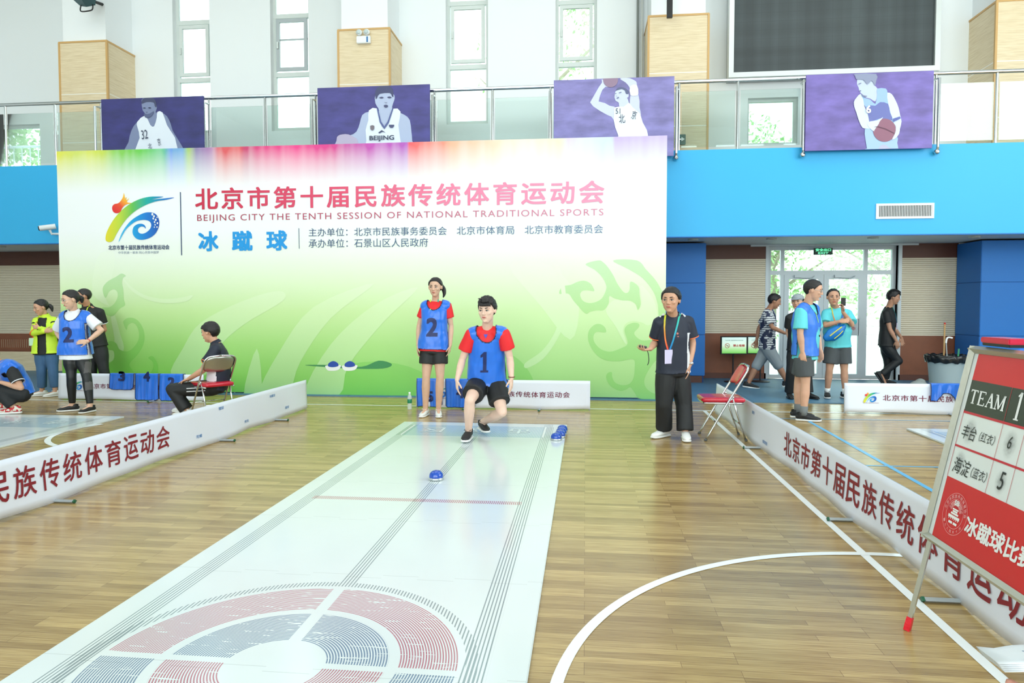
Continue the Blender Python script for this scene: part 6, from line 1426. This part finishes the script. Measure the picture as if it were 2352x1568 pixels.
# ---- 7 man in cap behind
Cp = Human('person in black clothes and grey cap, mostly hidden behind the person in the blue vest', dict(
    head=(1832, 694, 10.9), neck=(1833, 717, 10.9), pelvis=(1834, 800, 10.9), shA=(1813, 730, 10.86), shB=(1852, 729, 11.0), elA=(1810, 762, 10.94), elB=(1860, 762, 11.04), wrA=(1820, 792, 10.88), wrB=(1858, 792, 10.9),
    hipA=(1824, 808, 10.9), hipB=(1846, 808, 10.94), knA=(1818, 852, 10.84), knB=(1852, 852, 10.98), anA=(1813, 898, 10.95), anB=(1857, 898, 10.95), ftA=Vector((-.1, -1, 0)), ftB=Vector((.6, -.9, 0))), (-.3, -1, 0), (-.6, -.9, 0), .97, (214, 168, 142), floor=.012)
blkT = mat('black t shirt', (24, 26, 28), .7)
Cp.body({'A': ((0, -.1, -1), (1, 0, 0), 1), 'B': ((0, -.1, -1), (-1, 0, 0), -1)}); Cp.hair('short'); Cp.top('t_shirt', blkT, sleeve=.7); Cp.bottoms('trousers', blk_t, end=1.97, ease=.016, knee_r=.08, ankle_r=.076); Cp.shoes(blk_shoe, bk, None)
bm = NB(); R3 = Matrix((Cp.hr, Cp.face, Cp.hu)).transposed(); ell(bm, Cp.H(0, -.01, .055), (.09, .108, .075), R3); loft(bm, [Cp.H(0, .06, .055), Cp.H(0, .16, .04)], [(.07, .008), (.055, .005)], Cp.hr, 16); obj('cap', bm, mat('grey cap cloth', (150, 158, 164), .8), Cp.root, True); chk('cap', Cp)
# ---- 8 walking man in black
Bk = Human('person all in black with a name badge, walking right beside the waste bin', dict(
    head=(2052, 683, 12.9), neck=(2041, 706, 12.95), pelvis=(2036, 789, 12.96), shA=(2035, 719, 12.82), shB=(2042, 717, 13.12), elA=(2044, 756, 12.78), elB=(2052, 752, 13.18), wrA=(2059, 783, 12.76), wrB=(2070, 775, 13.2),
    hipA=(2037, 797, 12.9), hipB=(2036, 797, 13.04), knA=(2064, 829, 12.86), knB=(2040, 838, 13.04), anA=(2024, 860, 12.86), anB=(2034, 873, 13.06), ftA=Vector((.55, -.1, -.85)), ftB=Vector((1, -.1, 0))), (.97, -.25, 0), (.93, -.25, -.2), .99, (190, 142, 114), floor=.012, plant=('B',))
Bk.body({'A': ((.25, 0, -1), (.3, .9, 0), -1), 'B': ((.2, 0, -1), (0, -1, 0), 1)}, (.5, .5)); Bk.hair('spiky', .004)
Bk.top('t_shirt', blkT, ease=.020, hem=-.06, sleeve=.6, neck=.02, sleeve_r=.07); Bk.bottoms('trousers', blk_t, end=1.96, ease=.012, knee_r=.070, ankle_r=.058)
_, e = Bk.strap('lanyard', ly_gb, [(-.06, .02), (-.06, -.12), (-.03, -.28)], .008, off=.006); Bk.badge(e, card, .04, .06); Bk.shoes(blk_shoe, bk, None, ln=.96); chk('black', Bk)
# ---- 9 left woman bib 2
whT = mat('white polo', (232, 236, 242), .6, bump=.05, bscale=30); legg = mat('black leggings', (18, 22, 24), .5)
mesh_pan = mat('sheer grey mesh panel', (84, 82, 82), .7)
leg_trim = lambda h, c: 1 if ((c-h.J['hipB'].lerp(h.J['knB'], .5)).length < .11 and (c.x-h.J['hipB'].lerp(h.J['knB'], .5).x) > .045) or ((c-h.J['knB'].lerp(h.J['anB'], .28)).length < .08 and c.x > h.J['knB'].x+.018) else 0
Lw = Human('person with glasses in white polo and blue bib number 2, hands on hips', dict(
    head=(162, 688, 8.52), neck=(170, 718, 8.60), pelvis=(174, 812, 8.62), shA=(147, 728, 8.60), shB=(199, 727, 8.66), elA=(131, 763, 8.72), elB=(233, 758, 8.70), wrA=(146, 786, 8.56), wrB=(201, 784, 8.48),
    hipA=(163, 822, 8.60), hipB=(189, 822, 8.64), knA=(164, 866, 8.56), knB=(200, 868, 8.58), anA=(166, 924, 8.62), anB=(207, 927, 8.56), ftA=Vector((-.85, -.6, 0)), ftB=Vector((-.12, -1, 0))), (-.22, -1, 0), (-.55, -.85, -.28), 1.0, (226, 184, 158), female=True)
Lw.body({'A': ((.5, -.3, -.6), (.5, .5, 0), -1), 'B': ((-1, -.25, -.05), (0, .9, -.3), 1)}, (.35, .25)); Lw.hair('tied'); Lw.ponytail([(.0, -.10, .0), (.0, -.125, -.02), (.0, -.115, -.07)], [.035, .035, .012])
Lw.top('polo_shirt', whT, ease=.024, hem=-.13, sleeve=.75, neck=.03, sleeve_r=.088, flare=.012); Lw.collar(whT); Lw.bottoms('leggings', [legg, mesh_pan], end=1.92, ease=.006, knee_r=.060, ankle_r=.042, hem_r=.04, wr=.001, stripe=leg_trim)
Lw.bib(hem=-.01, num='2', nsz=(.13, .21), nu=-.40, ease=.036, nx=.05); glasses(Lw, chrome); Lw.shoes(blk_shoe, None, mat('pink laces', (240, 190, 180), .6))
Lw.cuff('B', .93, mat('red thread', (206, 60, 50), .6), .027, 'bracelet', 'fore'); chk('leftw', Lw)
# ---- 10 neon jacket woman
neon = mat('neon yellow jacket', (204, 240, 60), .55, bump=.1, bscale=12); jean = mat('blue denim', (62, 100, 140), .75, var=.2, bscale=8)
Nn = Human('person in neon yellow jacket and blue jeans with folded arms, far left', dict(
    head=(94, 706, 9.94), neck=(102, 728, 10.0), pelvis=(105, 806, 10.0), shA=(85, 738, 9.96), shB=(123, 737, 10.04), elA=(76, 765, 9.86), elB=(127, 765, 9.92), wrA=(103, 761, 9.74), wrB=(90, 752, 9.72),
    hipA=(95, 815, 9.98), hipB=(118, 815, 10.02), knA=(96, 852, 9.96), knB=(122, 852, 9.98), anA=(97, 894, 10.02), anB=(127, 894, 10.0), ftA=Vector((-.8, -.7, 0)), ftB=Vector((-.45, -.9, 0))), (-.25, -1, 0), (-.5, -.85, -.3), .97, (214, 166, 138), female=True)
Nn.body({'A': ((1, -.1, .2), (0, .9, 0), 1), 'B': ((-1, 0, .1), (0, .9, 0), -1)}, (.4, .4)); Nn.hair('tied'); Nn.ponytail([(.0, -.10, .01), (-.02, -.13, -.03), (-.03, -.12, -.10)], [.03, .032, .01])
Nn.top('black_top', blkT, ease=.014, hem=-.10, sleeve=.3, neck=.0)
fr_trim = None
jk = Nn.top('jacket', neon, ease=.034, hem=-.06, long=.95, neck=.03, flare=.02)
me = jk.data; bmj = bmesh.new(); bmj.from_mesh(me); off = loc_of(jk); kill = []
for f in bmj.faces:
    c = f.calc_center_median()+off; cc = Nn.spine(max(0, min(1, (c-Nn.pel).dot(Nn.neck-Nn.pel)/(Nn.neck-Nn.pel).length_squared)))
    if (c-cc).dot(Nn.front) > .02 and abs((c-cc).dot(Nn.S)) < .062 and c.z < Nn.neck.z-.0 and not (abs(c.z-Nn.J['wrA'].z) < .075 and (c-cc).dot(Nn.front) > .17): kill.append(f)
bmesh.ops.delete(bmj, geom=kill, context='FACES'); bmj.to_mesh(me); bmj.free()
Nn.collar(neon, .072, .04)
Nn.bottoms('jeans', jean, end=1.80, ease=.010, knee_r=.074, ankle_r=.066)
_, e = Nn.strap('lanyard', ly_yr, [(-.04, .02), (.0, -.1), (-.04, -.24), (-.09, -.34)], .008, off=.01); Nn.badge(e, mat('pale green name card', (190, 226, 200), .4), .042, .06); Nn.shoes(mat('white leather shoe', (236, 238, 236), .5), None, wp); chk('neon', Nn)
c = W(134, 792, 10.12); t = thing('shoulder_bag', 'black shoulder bag hanging beside the person in the neon jacket', 'bag', c)
bm = NB(); loft(bm, [c+Vector((-.02, 0, .20)), c+Vector((.0, 0, .05)), c+Vector((.02, 0, -.10))], [(.05, .06), (.10, .08), (.09, .08)], (1, 0, 0), 16, rnd=.5); obj('bag_body', bm, mat('black bag fabric', (22, 22, 24), .7), t, True)
bm = NB(); tube(bm, smooth_poly([c+Vector((-.03, 0, .24)), Nn.J['shB']+Vector((.02, .0, .06)), c+Vector((.04, .06, .2))], 4, False), .012, 8); obj('bag_strap', bm, bk, t)
# ---- 11 man in black behind the left woman
Bh = Human('person in black polo with yellow lanyard, partly hidden behind the left bib wearer', dict(
    head=(192, 681, 10.02), neck=(201, 704, 10.1), pelvis=(219, 792, 10.12), shA=(187, 717, 10.12), shB=(229, 717, 10.12), elA=(188, 758, 10.2), elB=(240, 757, 10.2), wrA=(205, 782, 10.28), wrB=(223, 780, 10.28),
    hipA=(209, 803, 10.12), hipB=(231, 803, 10.12), knA=(211, 848, 10.08), knB=(238, 848, 10.08), anA=(208, 894, 10.12), anB=(248, 894, 10.12), ftA=Vector((-.4, -1, 0)), ftB=Vector((.3, -1, 0))), (-.2, -1, 0), (-.75, -.65, -.12), 1.0, (196, 146, 116))
Bh.body({'A': ((.6, .2, -.4), (0, 1, 0), -1), 'B': ((-.6, .2, -.4), (0, 1, 0), 1)}); Bh.hair('short', -.004); Bh.top('polo_shirt', blkT, ease=.02, hem=-.06, sleeve=.62, neck=.03, sleeve_r=.075); Bh.collar(blkT); Bh.bottoms('trousers', blk_t, end=1.97, ease=.016, knee_r=.078, ankle_r=.074)
Bh.strap('lanyard', ly_yg, [(.08, .03), (.07, -.10), (.03, -.24)], .009, off=.006); Bh.cuff('B', .62, wpan, .0765); Bh.cuff('A', .62, wpan, .0765); Bh.shoes(blk_shoe, None, None); chk('behind', Bh)
# ---- 12 crouching person at the left edge
Cr = Human('person in blue bib and black clothes crouching at the left edge of the frame', dict(
    head=(-22, 818, 8.2), neck=(2, 838, 8.28), spine=(38, 860, 8.36), pelvis=(50, 902, 8.40), shA=(26, 849, 8.14), shB=(-2, 846, 8.50), elA=(48, 890, 8.10), elB=(10, 890, 8.5), wrA=(3, 878, 8.02), wrB=(-16, 885, 8.3),
    hipA=(50, 905, 8.30), hipB=(48, 905, 8.50), knA=(-6, 893, 8.14), knB=(-14, 900, 8.52), anA=(32, 940, 8.22), anB=(8, 940, 8.5), ftA=Vector((-1, -.35, 0)), ftB=Vector((-1, -.1, 0))), (-.75, -.3, -.65), (-.75, -.3, -.6), 1.0, (206, 158, 130), floor=.02)
Cr.body({'A': ((-1, -.1, 0), (0, 0, -1), 1), 'B': ((-1, -.1, 0), (0, 0, -1), -1)}, (.8, .8)); Cr.hair('short', .003); Cr.top('polo_shirt', blkT, ease=.026, hem=-.04, sleeve=.70, neck=.03, sleeve_r=.080); Cr.cuff('A', .70, wpan, .082)
Cr.bottoms('trousers', blk_t, end=1.9, ease=.020, knee_r=.084, ankle_r=.070); Cr.bib(hem=-.02, ease=.036)
mm, nt, b = base('patterned red shoe'); x, y, z, vec = coords(nt); nt.links.new(mixc(nt, tex_noise(nt, vec, 30, 2).gt(.5), (196, 40, 50), (224, 214, 200)), b.inputs['Base Color']); Cr.shoes(mm, None, None); chk('crouch', Cr)
# ---- 13 seated person on the left chair
Se = Human('person in navy polo seated sideways on the folding chair by the left barrier', {k: ((v[0], v[1], v[2]+.08) if isinstance(v, tuple) else v) for k, v in dict(
    head=(483, 763, 8.38), neck=(496, 790, 8.40), spine=(511, 848, 8.42), pelvis=(497, 884, 8.42), shA=(496, 802, 8.23), shB=(495, 801, 8.57), elA=(467, 850, 8.14), elB=(464, 850, 8.64), wrA=(434, 869, 8.24), wrB=(434, 871, 8.52),
    hipA=(489, 890, 8.32), hipB=(489, 890, 8.52), knA=(397, 896, 8.26), knB=(395, 893, 8.60), anA=(430, 960, 8.26), anB=(425, 955, 8.60), ftA=Vector((-1, -.1, 0)), ftB=Vector((-1, .1, 0))).items()}, (-1, .02, 0), (-1, .06, -.16), .98, (216, 166, 136), hs=1.08)
Se.body({'A': ((-1, .2, -.35), (0, .2, -1), -1), 'B': ((-1, -.2, -.35), (0, -.2, -1), 1)}, (.5, .5)); Se.hair('fringe', .002)
st_trim = lambda h, c: 1 if ((c-h.J['shA'].lerp(h.pel, .62)).length < .16 and c.y < h.pel.y-.02 and (c-h.spine(.45)).dot(h.front) > -.055) else 0
Se.top('polo_shirt', [navy, wpan], ease=.026, hem=-.02, sleeve=.62, neck=.03, sleeve_r=.082, belly=.02, trim=st_trim); Se.collar(navy); Se.cuff('A', .62, orange, .084); Se.cuff('B', .62, orange, .084)
Se.bottoms('trousers', blk_t, end=1.95, ease=.018, knee_r=.082, ankle_r=.090, waist=.12); Se.shoes(ws, None, None)
for dz in (.018, -.022):
    bm = NB(); a, b = Se.J['hipA'], Se.J['knA']; off = Vector((0, -.100, dz)); loft(bm, [a.lerp(b, .08)+off+Vector((0, -.006, 0)), a.lerp(b, .55)+off+Vector((0, .004, 0))], [(.006, .006)]*2, (0, 0, 1), 8); obj('trouser_stripe', bm, wpan, Se.root)
chk('seat', Se)
# ---- 14 person behind the scoreboard at the right edge
X0 = W(2372, 790, 9.0).x
Rt = Human('person in turquoise shirt and blue vest at the right edge, behind the scoreboard', dict(
    head=Vector((X0+.0, 8.9, 1.04)), neck=Vector((X0+.02, 9.0, .88)), pelvis=Vector((X0+.10, 9.25, .47)), shA=Vector((X0-.14, 9.0, .84)), shB=Vector((X0+.20, 9.0, .82)), elA=Vector((X0-.2, 8.82, .64)), elB=Vector((X0+.26, 8.82, .64)), wrA=Vector((X0-.06, 8.65, .62)), wrB=Vector((X0+.16, 8.65, .62)),
    hipA=Vector((X0, 9.22, .47)), hipB=Vector((X0+.2, 9.22, .47)), knA=Vector((X0-.03, 8.80, .48)), knB=Vector((X0+.24, 8.80, .48)), anA=Vector((X0-.03, 8.82, .1)), anB=Vector((X0+.24, 8.82, .1)), ftA=Vector((-.1, -1, 0)), ftB=Vector((.1, -1, 0))), (-.1, -1, .0), (-.2, -.9, -.55), 1.0, (206, 158, 130))
Rt.body({'A': ((.5, -.6, 0), (0, 0, -1), 1), 'B': ((-.5, -.6, 0), (0, 0, -1), -1)}); Rt.hair('short', .003); Rt.top('t_shirt', cyan, ease=.024, hem=-.04, sleeve=.8, neck=.02, sleeve_r=.085); Rt.bottoms('shorts', gsh, end=.8, ease=.02, hem_r=.1); Rt.bib(vest, hem=0, ease=.038); Rt.shoes(blk_shoe, None, None)
folding_chair((X0+.10, 9.27, 0), math.pi/2, 'folding chair under the person at the right edge')
# ---- 15 hand and papers, bottom right
pc = W(2320, 1500, 1.22); t = thing('paper_sheets', 'stack of white printed papers held at the bottom right corner', 'papers', pc)
ppm = mat('white paper', (228, 234, 238), .6); c0 = W(2242, 1485, 1.24); e0 = (W(2352, 1481, 1.22)-c0).normalized(); e1 = (W(2301, 1530, 1.06)-c0).normalized()
def sheet(dz, dx, sag):
    bm = NB(); g = []
    for i in range(9):
        row = []
        for jx in range(7):
            a, b = i/8*.21+dx, jx/6*.18; row.append(bm.verts.new(c0+e0*a+e1*b+Vector((0, 0, -dz-.004*math.sin(min(1, a/.05)*3.14)*(1 if jx < 3 else .3)))))
        g.append(row)
    for i in range(8):
        for jx in range(6): bm.faces.new((g[i][jx], g[i+1][jx], g[i+1][jx+1], g[i][jx+1]))
    bm.normal_update(); bmesh.ops.solidify(bm, geom=bm.faces[:], thickness=.0008); return bm
for k in range(5): obj('sheet', sheet(.003*k, .002*k, 1), ppm, t, True)
bm = NB(); text(bm, '赛程安排表', c0+e0*.085+e1*.02+Vector((0, 0, .012)), (e1+e0*.2).normalized(), -e0, .11, .014, .01); text(bm, '冰蹴球', c0+e0*.05+e1*.13+Vector((0, 0, .012)), e1, -e0, .04, .012, .01); obj('printed_lines', bm, bl_t, t)
bm = NB(); wr = W(2545, 1640, 1.13); hd = (W(2300, 1582, 1.10)-wr).normalized(); el = wr-hd*.24+Vector((0, 0, -.03)); hand(bm, wr, hd, (0, .25, 1), 1.0, .12, -1); limb(bm, wr, el, .026, .042, (.032, .038)); b = remesh(bm, .004, 2)
t = thing('person', 'hand and forearm of a person outside the frame holding papers, bottom right', 'person', wr); obj('body', b, skin_mat((206, 150, 134)), t, True)
